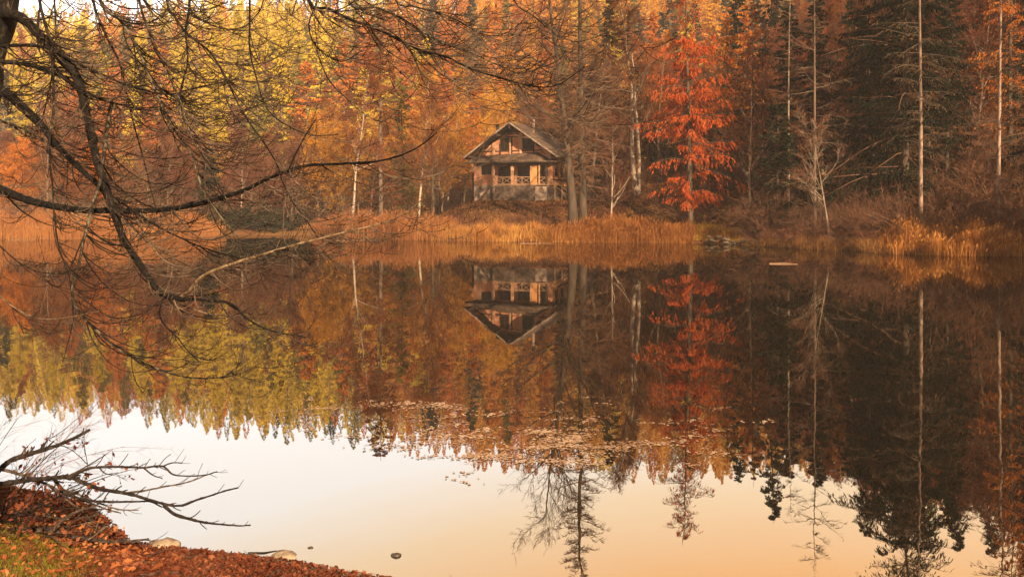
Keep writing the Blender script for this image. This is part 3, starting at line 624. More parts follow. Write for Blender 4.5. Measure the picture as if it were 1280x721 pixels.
place_tree('spruce_big', 'spruce_tree', spot(1088, 67), 'dark spruce crowded behind the left side of the huge spruce', 'tree', rz=2.0, sc=0.72, bark='bark_dark', leaf='green')
place_tree('spruce_a', 'spruce_tree', spot(1182, 62), 'shorter dark spruce behind the right side of the huge spruce', 'tree', rz=1.0, sc=0.72, bark='bark_dark', leaf='green')
place_tree('pole_b', 'larch_tree', spot(1151, 56.5), 'tall pale straight trunk standing in front of the huge spruce', 'tree', rz=0.3, bark='bark_rosy', twig='bark_dark', leaf='brownneedle')
place_tree('pole_b', 'larch_tree', spot(1247, 55.5), 'tall pale straight trunk near the right edge of the woods', 'tree', rz=1.9, sc=0.96, bark='bark_rosy', twig='bark_dark', leaf='orange')
place_tree('spruce_a', 'spruce_tree', spot(1290, 58), 'dark spruce cut off by the right edge of the view', 'tree', rz=1.3, sc=0.85, bark='bark_dark', leaf='green')
place_tree('larch_b', 'larch_tree', spot(938, 74), 'slim rusty larch behind the end of the golden bank', 'tree', rz=0.4, sc=0.95, bark='bark_dark', leaf='rust')
place_tree('larch_a', 'larch_tree', spot(1262, 66), 'orange leaved tree above the right shore reeds', 'tree', rz=0.4, sc=0.95, bark='bark_dark', leaf='orange')
place_tree('larch_a', 'larch_tree', spot(476, 90), 'broad rust brown larch left of the house', 'tree', rz=0.3, sc=(1.25, 1.25, 1.05), bark='bark_mid', leaf='rust')
place_tree('spruce_a', 'spruce_tree', spot(505, 97), 'dark narrow spruce behind the rust brown larch', 'tree', rz=0.3, sc=(0.8, 0.8, 0.75), bark='bark_dark', leaf='olive')
place_tree('birch', 'birch_tree', spot(440, 84), 'white stemmed birch leaning beside the rust larch', 'tree', rz=0.5, sc=0.95, bark='bark_pale')
place_tree('birch', 'birch_tree', spot(521, 87), 'white birch nearest the house on its left', 'tree', rz=2.5, sc=1.0, bark='bark_pale')
place_tree('dec_a', 'broadleaf_tree', spot(541, 88), 'dark trunked bare tree just left of the house', 'tree', rz=4.0, sc=0.85, bark='bark_dark')
place_tree('dec_gold', 'willow_tree', spot(398, 90), 'rounded golden willow above the left reeds', 'tree', rz=0.5, sc=(0.85, 0.85, 0.92), bark='bark_mid', twig='bark_twig', leaf='gold')
place_tree('spruce_a', 'spruce_tree', spot(960, 92), 'dark spruce high on the slope above the small spruce', 'tree', rz=3, sc=1.1, bark='bark_dark', leaf='green')

rng = np.random.default_rng(5)
taken = [(HX + 1, HY + 3, 9.0)]
for o in list(COL.objects):
    if o.type == 'EMPTY' and o.get('category') == 'tree': taken.append((o.location.x, o.location.y, 2.2))
def scatter(n, pxr, Yr, mind, ok=None):
    out = []; nc = n * 60
    Yc = np.sqrt(rng.uniform(Yr[0] ** 2, Yr[1] ** 2, nc)); pc = rng.uniform(pxr[0], pxr[1], nc); xc = (pc - 640) / F * Yc; dc = sdist(xc, Yc)
    for x, Y, px, dd in zip(xc, Yc, pc, dc):
        if len(out) >= n: break
        if dd < 3: continue
        if ok and not ok(px, Y): continue
        md = mind * (Y / 90) ** 0.5
        if any((x - a) ** 2 + (Y - b) ** 2 < max(c, md) ** 2 for a, b, c in taken): continue
        taken.append((x, Y, md * 0.8)); out.append((x, Y, px))
    return out
def fill(spots, kinds, group):
    """kinds: list of (weight, proto, name, leaf, bark, label, scale range)"""
    w = np.array([k[0] for k in kinds], float); w /= w.sum()
    for x, Y, px in spots:
        k = kinds[rng.choice(len(kinds), p=w)]
        s = rng.uniform(*k[6]); sx = s * rng.uniform(0.88, 1.12)
        place_tree(k[1], k[2], (x, Y, gz1(x, Y) - 0.1), k[5], 'tree', k[5].split(',')[0] + ', ' + group, rng.uniform(0, 6.28), (sx, sx, s), bark=k[4], leaf=k[3])

# unseen trees added along the right hand shore, beside the view: they keep the right shore in shade
for i, (x, y) in enumerate([(43.5, 22), (46, 25), (43, 27), (45.5, 30), (44, 33), (49, 28), (42.5, 18)]):
    place_tree('spruce_a', 'spruce_tree', (x, y, gz1(x, y) - 0.1), 'unseen dark spruce on the right hand shore beside the view, added for shade', 'tree', 'unseen shade spruces along the right hand shore beside the view', i * 1.3, (1.05, 1.05, 0.70 + 0.05 * (i % 3)), bark='bark_dark', leaf='green')
    taken.append((x, y, 2.0))
# right slope woods
fill(scatter(150, (905, 1420), (70, 150), 3.3), [
    (3, 'dec_a', 'broadleaf_tree', 'redbrown', 'bark_mid', 'reddish bare tree in the dense wood behind the right shore', (0.8, 1.15)),
    (3, 'dec_c', 'broadleaf_tree', 'redbrown', 'bark_mid', 'low spreading russet tree in the wood behind the right shore', (0.8, 1.2)),
    (2, 'dec_b', 'broadleaf_tree', 'rust', 'bark_pale', 'twin stemmed rusty tree in the wood behind the right shore', (0.8, 1.2)),
    (3.6, 'spruce_a', 'spruce_tree', 'green', 'bark_dark', 'dark spruce among russet trees behind the right shore', (0.7, 0.95)),
    (0.8, 'larch_b', 'larch_tree', 'orange', 'bark_dark', 'orange larch among russet trees behind the right shore', (0.7, 0.95)),
    (1.2, 'larch_b', 'larch_tree', 'rust', 'bark_dark', 'rusty larch in the dense wood behind the right shore', (0.7, 1.0))], 'right slope')
# left low wood behind the marsh
fill(scatter(85, (-160, 375), (86, 125), 3.2), [
    (3, 'dec_c', 'broadleaf_tree', 'redbrown', 'bark_mid', 'low reddish bare tree in the wood behind the left reeds', (0.6, 0.85)),
    (2, 'dec_a', 'broadleaf_tree', 'rust', 'bark_mid', 'rust coloured tree in the wood behind the left reeds', (0.5, 0.7)),
    (1.3, 'birch', 'birch_tree', 'redbrown', 'bark_pale', 'pale stemmed birch in the wood behind the left reeds', (0.5, 0.72)),
    (0.8, 'dec_gold', 'willow_tree', 'orange', 'bark_mid', 'orange bushy tree in the wood behind the left reeds', (0.6, 0.9)),
    (0.6, 'spruce_small', 'spruce_tree', 'green', 'bark_dark', 'small dark spruce in the wood behind the left reeds', (0.7, 1.1))], 'left wood')
# wood left of and behind the house
fill(scatter(62, (375, 640), (98, 140), 3.6), [
    (0.8, 'dec_a', 'broadleaf_tree', 'rust', 'bark_mid', 'thin rusty tree in the wood left of the house', (0.7, 0.95)),
    (2, 'dec_c', 'broadleaf_tree', 'gold', 'bark_mid', 'golden spreading tree in the wood left of the house', (0.75, 1.0)),
    (1.6, 'birch', 'birch_tree', 'gold', 'bark_pale', 'pale stemmed birch in the wood left of the house', (0.7, 1.0)),
    (1, 'larch_b', 'larch_tree', 'orange', 'bark_mid', 'orange larch in the wood left of the house', (0.6, 0.8)),
    (1.2, 'dec_gold', 'willow_tree', 'gold', 'bark_mid', 'golden bushy tree in the wood left of the house', (0.8, 1.1))], 'house wood')
fill(scatter(58, (640, 905), (84, 145), 3.6, ok=lambda px, Y: not (px < 730 and Y < 104)), [
    (2.2, 'dec_a', 'broadleaf_tree', 'rust', 'bark_mid', 'thin russet tree in the wood right of the house', (0.7, 1.0)),
    (2, 'dec_c', 'broadleaf_tree', 'redbrown', 'bark_dark', 'spreading brown tree in the wood right of the house', (0.75, 1.1)),
    (1, 'larch_b', 'larch_tree', 'gold', 'bark_mid', 'golden larch in the wood right of the house', (0.7, 0.9)),
    (1.6, 'spruce_a', 'spruce_tree', 'green', 'bark_dark', 'dark spruce in the wood right of the house', (0.6, 0.85)),
    (1, 'dec_pale_fork', 'birch_tree', 'rust', 'bark_pale', 'pale forked tree in the wood right of the house', (0.7, 0.95))], 'right house wood')

# far hillside: individual trees
def colour_at(x, y):
    v = 1.35 * mnoise.noise(Vector((x * 0.020, y * 0.026, 3.1))) + 0.35 * mnoise.noise(Vector((x * 0.07, y * 0.1, 8.0)))
    return v
FAR = [('yellow', 'yellow larch on the hazy hillside'), ('gold', 'golden larch on the hazy hillside'), ('orange', 'orange larch on the hazy hillside'), ('green', 'dark spruce on the hazy hillside'), ('olive', 'olive green conifer on the hazy hillside'), ('rust', 'rusty broadleaf tree on the hazy hillside')]
def farkind(x, y):
    v = colour_at(x, y) + rng.normal(0, 0.10); px = 640 + 1000 * x / y
    yl = 1.0 if px < 520 else 0.0
    v += 0.26 * math.exp(-((px - 610) / 120) ** 2) * (0.6 + 0.4 * math.sin(x * 0.11))
    if abs(px - 600) < 120 and rng.random() < 0.7: return 1 if rng.random() < 0.45 else 2
    if v > 0.20: return 0 if (yl or rng.random() < 0.3) else 1
    if v > 0.06: return 1 if not yl else (0 if rng.random() < 0.5 else 4)
    if v > -0.06: return 2
    if v > -0.17: return 5
    if v > -0.33: return 4 if rng.random() < 0.6 else 5
    return 3
sp = scatter(285, (-120, 1100), (142, 240), 5.6)
for x, Y, px in sp:
    k = farkind(x, Y); leaf, lab = FAR[k]
    key = 'far_dec%d' % rng.integers(2) if k == 5 else 'far_con%d' % rng.integers(3)
    s = rng.uniform(0.75, 1.1); sx = s * rng.uniform(0.95, 1.3)
    place_tree(key, {3: 'spruce_tree', 4: 'conifer_tree', 5: 'broadleaf_tree'}.get(k, 'larch_tree'), (x, Y, gz1(x, Y) - 0.2), lab, 'tree', lab + 's', rng.uniform(0, 6.28), (sx, sx, s), bark='bark_mid', leaf=leaf)

# the rest of the hillside: one wood, no longer countable
g = G(); fmats = ['bark_mid', 'yellow', 'gold', 'orange', 'green', 'olive', 'rust']
def farproto(seed, n, conif):
    r = np.random.default_rng(seed)
    if conif:
        t = r.uniform(0, 1, n) ** 1.25; rad = 3.4 * (1 - t) ** 0.85 * r.uniform(0.3, 1.0, n) ** 0.5 + 0.1; h = 2 + 18 * t - rad * 0.25
    else:
        t = r.uniform(0, 1, n); rad = 3.8 * np.sin(np.pi * (0.12 + 0.85 * t)) ** 0.7 * r.uniform(0.4, 1.0, n) ** 0.5; h = 4 + 10 * t + r.normal(0, 0.5, n)
    az = r.uniform(0, 6.283, n)
    C = np.stack([np.cos(az) * rad, np.sin(az) * rad, h], 1)
    A = norm(np.stack([np.cos(az), np.sin(az), r.normal(-0.5, 0.4, n)], 1) + r.normal(0, 0.4, (n, 3))); B = norm(np.cross(A, r.normal(0, 1, (n, 3))))
    sz = r.uniform(0.18, 0.48, n)[:, None]
    return C, A * sz, B * sz * 0.45
fps = [farproto(50 + i, 650, i < 3) for i in range(5)]
cnt = 0
allp = []
for i in range(9000):
    Y = math.sqrt(rng.uniform(150 ** 2, 400 ** 2)); px = rng.uniform(-250, 1650); x = (px - 640) / F * Y
    allp.append((x, Y))
cells = set()
allg = gz(np.array([a[0] for a in allp]), np.array([a[1] for a in allp]))
for (x, Y), zg in zip(allp, allg):
    c = (int(x // 5.6), int(Y // 5.6))
    if c in cells: continue
    if Y < 236 and -100 < 640 + 1000 * x / Y < 1080: continue
    cells.add(c)
    if len(cells) > 2300: break
    k = farkind(x, Y); fp = fps[rng.integers(3) if k != 5 else 3 + rng.integers(2)]
    s = rng.uniform(0.65, 1.25); wd = rng.uniform(1.0, 1.35); a = rng.uniform(0, 6.28); ca, sa = math.cos(a) * s * wd, math.sin(a) * s * wd
    Rm = np.array([[ca, sa, 0], [-sa, ca, 0], [0, 0, s]])
    base = np.array([x, Y, 0.0]); base[2] = 0
    allz = None
    g_items = (fp[0] @ Rm, fp[1] @ Rm, fp[2] @ Rm)
    C = g_items[0] + np.array([x, Y, zg])
    g.leaves(C, g_items[1], g_items[2], k + 1)
    if (x * 7 + Y) % 3 < 1.2:
        g.tube(np.array([[x, Y, zg - 0.5], [x, Y, zg + 12 * s]]), np.array([0.22, 0.1]), 3, 0)
tag(g.build('woodland', [MT[m] for m in fmats]), 'mixed autumn forest covering the hazy hillside up to the skyline', 'woodland', kind='stuff')

# ------------------------------------------------------------------ shrubs along the shore
def put_shrub(key, px, Y, s, label, group, leaf='redbrown', bark='bark_twig', dz=0):
    x = (px - 640) / F * Y
    place_tree(key, 'shrub', (x, Y, gz1(x, Y) + dz), label, 'shrub', group, rng.uniform(0, 6.28), s, bark=bark, leaf=leaf)
def shore_y(px): return float(np.interp(px, [a for a, b in SH], [CAM_H * F / (b - HOR) for a, b in SH]))
for i in range(46):
    px = rng.uniform(940, 1095); Y = shore_y(px) + rng.uniform(0.8, 7)
    put_shrub('shrub_' + 'abc'[rng.integers(3)], px, Y, rng.uniform(0.6, 1.1), 'bare reddish shrub crowding the shore below the small spruce', 'bare shrubs left of the right hand reeds')
for i in range(46):
    px = rng.uniform(1100, 1400); Y = shore_y(px) + rng.uniform(2.5, 8)
    put_shrub('shrub_' + 'abc'[rng.integers(3)], px, Y, rng.uniform(0.7, 1.25), 'tangled brown shrub behind the right hand reeds', 'tangled shrubs behind the right hand reeds', 'rust')
for i in range(34):
    px = rng.uniform(1170, 1430); Y = shore_y(px) + rng.uniform(7, 20)
    put_shrub('shrub_' + 'abc'[rng.integers(3)], px, Y, rng.uniform(0.9, 1.6), 'taller russet shrub on the slope above the right hand reeds', 'russet shrubs on the slope above the right hand reeds', 'redbrown')
for i in range(36):
    px = rng.uniform(560, 700); Y = shore_y(px) + rng.uniform(1.0, 8)
    put_shrub('shrub_' + 'ab'[rng.integers(2)], px, Y, rng.uniform(0.35, 0.6), 'low brown bramble on the bank below the house', 'low brambles below the house', 'rust')
for i in range(46):
    px = rng.uniform(-60, 480); Y = shore_y(px) + rng.uniform(8, 15)
    put_shrub('shrub_' + 'abc'[rng.integers(3)], px, Y, rng.uniform(0.8, 1.4), 'russet shrub between the left reeds and the wood', 'russet shrubs behind the left reeds', ['rust', 'redbrown'][rng.integers(2)])
for i in range(5):
    px = 285 + i * 18 + rng.uniform(-4, 4); put_shrub('shrub_dense', px, 85 + rng.uniform(0, 3), rng.uniform(0.9, 1.2), 'dark evergreen bush at the back of the left bay', 'dark bushes at the left bay', 'green')
for i in range(26):
    px = rng.uniform(735, 930); Y = rng.uniform(74, 84)
    put_shrub('shrub_' + 'abc'[rng.integers(3)], px, Y, rng.uniform(0.5, 0.95), 'bare brown shrub on the slope under the red larch', 'bare shrubs on the slope under the red larch', 'rust')

# ------------------------------------------------------------------ reeds and grass
def blades(name, n, pxr, dr, hr, mats, label, cat, dens=None, width=0.012, lean=0.25, seed=1, tops=False):
    r = np.random.default_rng(seed)
    px = r.uniform(pxr[0], pxr[1], n); Ys = np.interp(px, [a for a, b in SH], [CAM_H * F / (b - HOR) for a, b in SH])
    Y = Ys + r.uniform(dr[0], dr[1], n); x = (px - 640) / F * Y
    fade = np.clip((px - pxr[0]) / 22, 0, 1) * np.clip((pxr[1] - px) / 26, 0, 1)
    patch = 0.12 + 0.88 * sstep(0.5 + 0.5 * np.sin(x * 0.62 + 2.1 * np.sin(x * 0.23) + Y * 0.5) * np.cos(Y * 0.9 + x * 0.31), 0.15, 0.6)
    keep = r.uniform(0, 1, n) < fade * patch; px, Y, x, Ys = px[keep], Y[keep], x[keep], Ys[keep]; n = len(px)
    hf = 0.45 + 0.55 * np.clip((px - pxr[0]) / 40, 0, 1) * np.clip((pxr[1] - px) / 40, 0, 1)
    if dens is not None:
        k = r.uniform(0, 1, n) < dens(px, Y - Ys, x, Y); hf = hf[k]; px, Y, x = px[k], Y[k], x[k]
    n = len(x); z = np.maximum(gz(x, Y), -0.35)
    clump = hf * (0.72 + 0.18 * np.sin(x * 2.7 + 3 * np.sin(Y)) + 0.30 * np.sin(x * 0.9 + 1.7 * np.sin(x * 0.37)) * np.sin(Y * 1.1))
    h = r.uniform(hr[0], hr[1], n) * clump
    az = r.uniform(0, 6.283, n) * 0.6 + np.sin(x * 0.8) * 1.5
    ln = r.normal(0, lean, n) * np.where(r.uniform(0, 1, n) < 0.12, 3.0, 1.0)
    t = np.array([0, 0.4, 0.75, 1.0])
    bx = np.cos(az) * ln; by = np.sin(az) * ln
    Pt = np.stack([x[:, None] + bx[:, None] * h[:, None] * t ** 1.8, Y[:, None] + by[:, None] * h[:, None] * t ** 1.8, z[:, None] + h[:, None] * (t - 0.15 * np.abs(ln)[:, None] * t ** 2)], -1)
    wa = r.uniform(0, 3.14, n); W = np.stack([np.cos(wa), np.sin(wa), np.zeros(n)], 1)
    ww = np.array([1, 0.9, 0.7, 0.1]) * width
    g = G(); g.ribbon(Pt, W[:, None, :] * ww[None, :, None] * r.uniform(0.7, 1.3, n)[:, None, None], 0)
    if tops:
        k = r.uniform(0, 1, n) < 0.25; C = Pt[k, 3]; m = len(C); A = norm(np.stack([r.normal(0.2, 0.3, m), r.normal(0, 0.3, m), np.ones(m)], 1)) * 0.14
        B = norm(np.cross(A, r.normal(0, 1, (m, 3)))) * 0.03; g.leaves(C, A, B, 0)
    return tag(g.build(name, [MT[m] for m in mats]), label, cat, kind='stuff')
nz = lambda x, y, s: 0.5 + 0.5 * np.sin(x * s + 2 * np.sin(y * s * 0.7)) * np.cos(y * s * 1.3 + np.sin(x * s * 0.5))
blades('reed_bed', 34000, (-150, 285), (-0.5, 7), (0.8, 2.7), ['reed_dim'], 'tall russet reeds along the far left shore', 'reeds', seed=2, tops=True, lean=0.12)
blades('reed_bed', 30000, (390, 590), (-0.5, 5.5), (1.0, 2.6), ['reed_dim'], 'tawny reeds on the shore left of the house', 'reeds', seed=3, tops=True, lean=0.12, dens=lambda px, d, x, Y: np.clip(1.2 - (px - 500) / 120, 0.35, 1))
blades('reed_bed', 26000, (470, 740), (-0.15, 3.2), (0.4, 1.6), ['reed'], 'golden sedge along the bank below the house', 'reeds', seed=4, lean=0.35)
blades('reed_bed', 36000, (640, 940), (-0.15, 3.0), (0.4, 1.9), ['reed'], 'bright golden reeds below the red larch', 'reeds', seed=5, lean=0.35, tops=True, dens=lambda px, d, x, Y: np.where(px > 866, 0.10, 1.0))
blades('reed_bed', 36000, (1092, 1420), (-0.2, 3.4), (0.4, 2.0), ['reed'], 'orange brown reeds along the right shore', 'reeds', seed=6, lean=0.3, tops=True, dens=lambda px, d, x, Y: np.clip(1.1 - (px - 1180) / 140, 0.3, 1))
blades('shore_grass', 16000, (930, 1110), (-0.2, 3.0), (0.4, 1.1), ['drygrass'], 'dry brown grass edging the water below the shrubs', 'grass', seed=7, lean=0.5)
blades('bank_grass', 70000, (835, 945), (0.3, 6.0), (0.12, 0.38), ['goldgrass'], 'short golden turf above the heap of shore stones', 'grass', seed=8, lean=0.5, width=0.02)
blades('bank_grass', 60000, (430, 940), (2.0, 24), (0.15, 0.5), ['drygrass'], 'dry brown grass and leaves on the slope round the house', 'grass', seed=9, lean=0.6, dens=lambda px, d, x, Y: nz(x, Y, 0.5) * 0.9, width=0.016)
blades('bank_grass', 50000, (-100, 470), (6, 24), (0.3, 1.0), ['drygrass'], 'rough dead grass behind the left reeds', 'grass', seed=10, lean=0.5, width=0.016)
blades('bank_grass', 50000, (930, 1420), (2, 22), (0.2, 0.7), ['drygrass'], 'dead grass on the dark slope behind the right shore', 'grass', seed=11, lean=0.5, width=0.016)

# fallen leaves on the far slope
r = np.random.default_rng(61); n = 45000
px = r.uniform(520, 1000, n); Y = r.uniform(68, 96, n); x = (px - 640) / F * Y; k = sdist(x, Y) > 2.0; x, Y = x[k], Y[k]; n = len(x)
g = G(); C = np.stack([x, Y, gz(x, Y) + 0.05], 1); A = norm(np.stack([r.normal(0, 1, n), r.normal(0, 1, n), r.normal(0, 0.4, n)], 1)); B = norm(np.cross(A, np.stack([r.normal(0, 0.3, n), r.normal(0, 0.3, n), np.ones(n)], 1)))
g.leaves(C, A * 0.10, B * 0.07, 0); tag(g.build('fallen_leaves', [MT['litter']]), 'red brown fallen leaves on the slope round the house', 'leaves', kind='stuff')

# ------------------------------------------------------------------ rustic fence left of the house, stones, logs
fence = empty('rustic_fence', spot(505, 84)); tag(fence, 'broken rustic pole fence on the bank left of the house', 'fence')
for i, (fx) in enumerate((-3.0, -1.2, 0.6, 2.2)):
    g = G(); g.tube(np.array([(fx, 0.1 * i, -0.5), (fx + 0.04, 0.1 * i, 1.5)]), np.array([0.09, 0.07]), 6); g.build('fence_post', [MT['bark_mid']], fence)
for i, (z0, z1, x0, x1) in enumerate(((0.5, 1.2, -3.4, 0.4), (0.2, 1.0, -2.2, 1.8), (0.35, 1.35, -0.8, 2.9))):
    g = G(); g.tube(np.array([(x0, -0.14 - 0.03 * i, z0), ((x0 + x1) / 2, -0.14, (z0 + z1) / 2 + 0.05), (x1, -0.1, z1)]), np.array([0.055, 0.05, 0.04]), 6); g.build('fence_rail', [MT['rail']], fence)

def rock(name, loc, sx, sy, sz, seed, mat, label, group=None, cat='rock'):
    r = random.Random(seed); g = G(); nu, nv = 18, 11
    V = []
    for j in range(nv):
        ph = math.pi * (j / (nv - 1)) - math.pi / 2
        for i in range(nu):
            th = 2 * math.pi * i / nu; v = Vector((math.cos(ph) * math.cos(th), math.cos(ph) * math.sin(th), math.sin(ph)))
            d = 1 + 0.30 * mnoise.noise(v * 1.3 + Vector((seed, 0, 0))) + 0.12 * mnoise.noise(v * 3.5 + Vector((0, seed, 0)))
            V.append((v.x * d * sx, v.y * d * sy, v.z * d * sz))
    Fq = [(j * nu + i, j * nu + (i + 1) % nu, (j + 1) * nu + (i + 1) % nu, (j + 1) * nu + i) for j in range(nv - 1) for i in range(nu)]
    g.add(V, Fq, 0, True); o = g.build(name, [MT[mat]]); o.location = loc
    return tag(o, label, cat, group)
for i in range(20):
    px = r.uniform(884, 930); Y = shore_y(px) + r.uniform(-0.5, 0.5)
    s = r.uniform(0.10, 0.26); x = (px - 640) / F * Y
    rock('rock', (x, Y, 0.05 + r.uniform(0, 0.55)), s * 1.3, s, s * 0.6, i + 3, 'shore_rock', 'grey stone in the heap at the end of the golden bank', 'stones heaped at the end of the golden bank')
rock('rock', P(203, 683, 8.1) * np.array([1, 1, 0]) + np.array([0, 0, 0.0]), 0.17, 0.12, 0.09, 71, 'rock', 'domed grey rock at the water edge below the fallen branches')
rock('rock', P(355, 694, 7.9) * np.array([1, 1, 0]) + np.array([0, 0, -0.02]), 0.145, 0.10, 0.075, 72, 'rock', 'pale rock by the leafy shore with a stick beside it')
rock('rock', P(495, 694, 7.92) * np.array([1, 1, 0]) + np.array([0, 0, 0.0]), 0.05, 0.035, 0.028, 73, 'wet_rock', 'small dark stone alone in the shallow water')
rock('rock', P(388, 684, 8.1) * np.array([1, 1, 0]), 0.03, 0.02, 0.012, 74, 'wet_rock', 'tiny dark pebble behind the pale shore rock')
def log(name, pts, r_, label, mat='bark_mid', group=None):
    g = G(); pts = np.array(pts, float); g.tube(pts, np.array([r_] * (len(pts) - 1) + [r_ * 0.5]), 7)
    return tag(g.build(name, [MT[mat]]), label, 'log' if r_ > 0.03 else 'stick', group)
a = P(962, 330, 44.9); b = P(997, 330.3, 44.7)
log('floating_log', [(a[0], a[1], 0.02), ((a[0] + b[0]) / 2, a[1], 0.03), (b[0], b[1], 0.02)], 0.031, 'thin floating log in the dark water off the right bank', 'rail')
log('shore_stick', [P(310, 691, 7.85), P(330, 691, 7.85), P(346, 688, 7.9)], 0.012, 'short dark stick beside the pale shore rock', 'bark_near')
a = P(12, 299.5, 73.5); b = P(60, 299.3, 73.2)
for px0, px1, py, lab in ((10, 45, 300.5, 'pale floating pole off the left reeds'), (420, 470, 301, 'pale floating pole off the reeds left of the house'), (650, 690, 304.5, 'thin floating pole off the bank below the house')):
    Y = CAM_H * F / (py - HOR); log('floating_pole', [((px0 - 640) / F * Y, Y, 0.02), ((px1 - 640) / F * Y, Y, 0.03)], 0.02, lab, 'rail')

# ------------------------------------------------------------------ floating leaves
r = np.random.default_rng(77)
lps = []
for v in range(6):
    g = G(); n = 6 + 5 * v; C = np.stack([r.normal(0, 0.13, n), r.normal(0, 0.06, n), r.uniform(0.003, 0.007, n)], 1)
    az = r.uniform(0, 6.28, n); A = np.stack([np.cos(az), np.sin(az), r.normal(0, 0.03, n)], 1) * r.uniform(0.014, 0.036, n)[:, None]; B = np.stack([-np.sin(az), np.cos(az), r.normal(0, 0.04, n)], 1) * r.uniform(0.010, 0.022, n)[:, None]
    g.leaves(C, A, B, 0); o = g.build('leaf_raft', [MT['floatleaf']]); lps.append(o.data); bpy.data.objects.remove(o)
def raft_density(px, py):
    c = 0
    c += 1.0 * math.exp(-((px - 700) / 150) ** 2 - ((py - 556) / 22) ** 2)
    c += 0.7 * math.exp(-((px - 830) / 70) ** 2 - ((py - 552) / 8) ** 2)
    c += 0.8 * math.exp(-((px - 530) / 110) ** 2 - ((py - 512) / 12) ** 2)
    c += 0.35 * math.exp(-((px - 740) / 150) ** 2 - ((py - 520) / 14) ** 2)
    c += 0.12 * math.exp(-((px - 620) / 200) ** 2 - ((py - 565) / 25) ** 2)
    c += 0.12 * math.exp(-((px - 90) / 60) ** 2 - ((py - 488) / 8) ** 2)
    return c
k = 0; tries = 0
while k < 230 and tries < 100000:
    tries += 1; px, py = r.uniform(30, 990), r.uniform(480, 615)
    if r.uniform(0, 1) > raft_density(px, py) * sstep(mnoise.noise(Vector((px * 0.012, py * 0.16, 2.0))), -0.05, 0.25) ** 1: continue
    Y = CAM_H * F / (py - HOR); o = bpy.data.objects.new('leaf_raft', lps[r.integers(6)]); COL.objects.link(o)
    o.location = ((px - 640) / F * Y, Y, 0.003); o.rotation_euler = (0, 0, r.normal(0, 0.25)); s = r.uniform(0.4, 1.15); o.scale = (s * 1.2, s, 1)
    tag(o, 'pale clump of dead leaves floating on the still pond', 'leaves', 'leaf clumps floating in mid pond'); k += 1

# ------------------------------------------------------------------ near bank
r = np.random.default_rng(91)
def near_pts(n, xr, yr, dmin=-0.12, dmax=9):
    x = r.uniform(*xr, n); y = r.uniform(*yr, n); d = sdist(x, y); k = (d > dmin) & (d < dmax); return x[k], y[k], d[k]
def folded_leaves(g, x, y, z, size, tilt, mat=0):
    n = len(x); az = r.uniform(0, 6.28, n); nrm = norm(np.stack([r.normal(0, tilt, n), r.normal(0, tilt, n), np.ones(n)], 1))
    A = norm(np.cross(nrm, np.stack([np.cos(az), np.sin(az), np.zeros(n)], 1))); B = np.cross(nrm, A)
    s = (size * np.exp(r.normal(-0.15, 0.42, n)))[:, None]; C = np.stack([x, y, z], 1); f = r.uniform(0.1, 0.9, n)[:, None] * s * 0.5
    p0 = C - A * s; p1 = C + A * s * 1.1
    L0 = C - A * s * 0.2 + B * s * 0.7 + nrm * f; R0 = C - A * s * 0.2 - B * s * 0.7 + nrm * f
    mid = C + A * s * 0.35
    v = np.stack([p0, R0, p1, L0, C + A * s * 0.4 + B * s * 0.55 + nrm * f, C + A * s * 0.4 - B * s * 0.55 + nrm * f], 1)
    b = (np.arange(n) * 6)[:, None]
    fc = np.concatenate([b + np.array([[0, 2, 4, 3]]), b + np.array([[0, 1, 5, 2]])]); g.add(v, fc, mat, False)
x, y, d = near_pts(110000, (-8, 1.5), (5.0, 9.6), -0.06); k = ~((x < -3.7) & (y < 6.9) & (d > 0.9)) | (r.uniform(0, 1, len(x)) < 0.12); x, y, d = x[k], y[k], d[k]
g = G(); folded_leaves(g, x, y, np.maximum(gz(x, y), 0.0) + r.uniform(0.0, 0.02, len(x)), 0.0165, 0.55)
tag(g.build('leaf_litter', [MT['litter']]), 'thick red brown beech leaves carpeting the near shore', 'leaves', kind='stuff')
x, y, d = near_pts(9000, (-6.5, -2.6), (5.0, 8.6), 0.25); k = r.uniform(0, 1, len(x)) < np.exp(-((x + 4.1) / 0.8) ** 2) * 0.30; x, y = x[k], y[k]
g = G(); folded_leaves(g, x, y, gz(x, y) + r.uniform(0.02, 0.05, len(x)), 0.024, 0.5)
tag(g.build('leaf_litter', [MT['litter_bright']]), 'larger bright orange leaves scattered between the litter and the mossy grass', 'leaves', kind='stuff')
x, y, d = near_pts(90000, (-8, -3.3), (4.0, 8.4), 0.75); k = r.uniform(0, 1, len(x)) < np.clip((-(x) - 3.55 + (7.0 - y) * 0.12) * 2.2, 0, 1); x, y = x[k], y[k]; n = len(x)
g = G(); h = r.uniform(0.02, 0.065, n); t = np.array([0, 0.5, 1.0]); lx, ly = r.normal(0, 0.45, n), r.normal(0, 0.45, n)
Pt = np.stack([x[:, None] + lx[:, None] * h[:, None] * t ** 1.6, y[:, None] + ly[:, None] * h[:, None] * t ** 1.6, (gz(x, y) - 0.005)[:, None] + h[:, None] * t], -1)
wa = r.uniform(0, 3.14, n); W = np.stack([np.cos(wa), np.sin(wa), 0 * wa], 1)
g.ribbon(Pt, W[:, None, :] * (np.array([1, 0.8, 0.15]) * 0.0028)[None, :, None], 0)
tag(g.build('mossy_grass', [MT['mossgrass']]), 'yellow green mossy grass on the near bank corner', 'grass', kind='stuff')

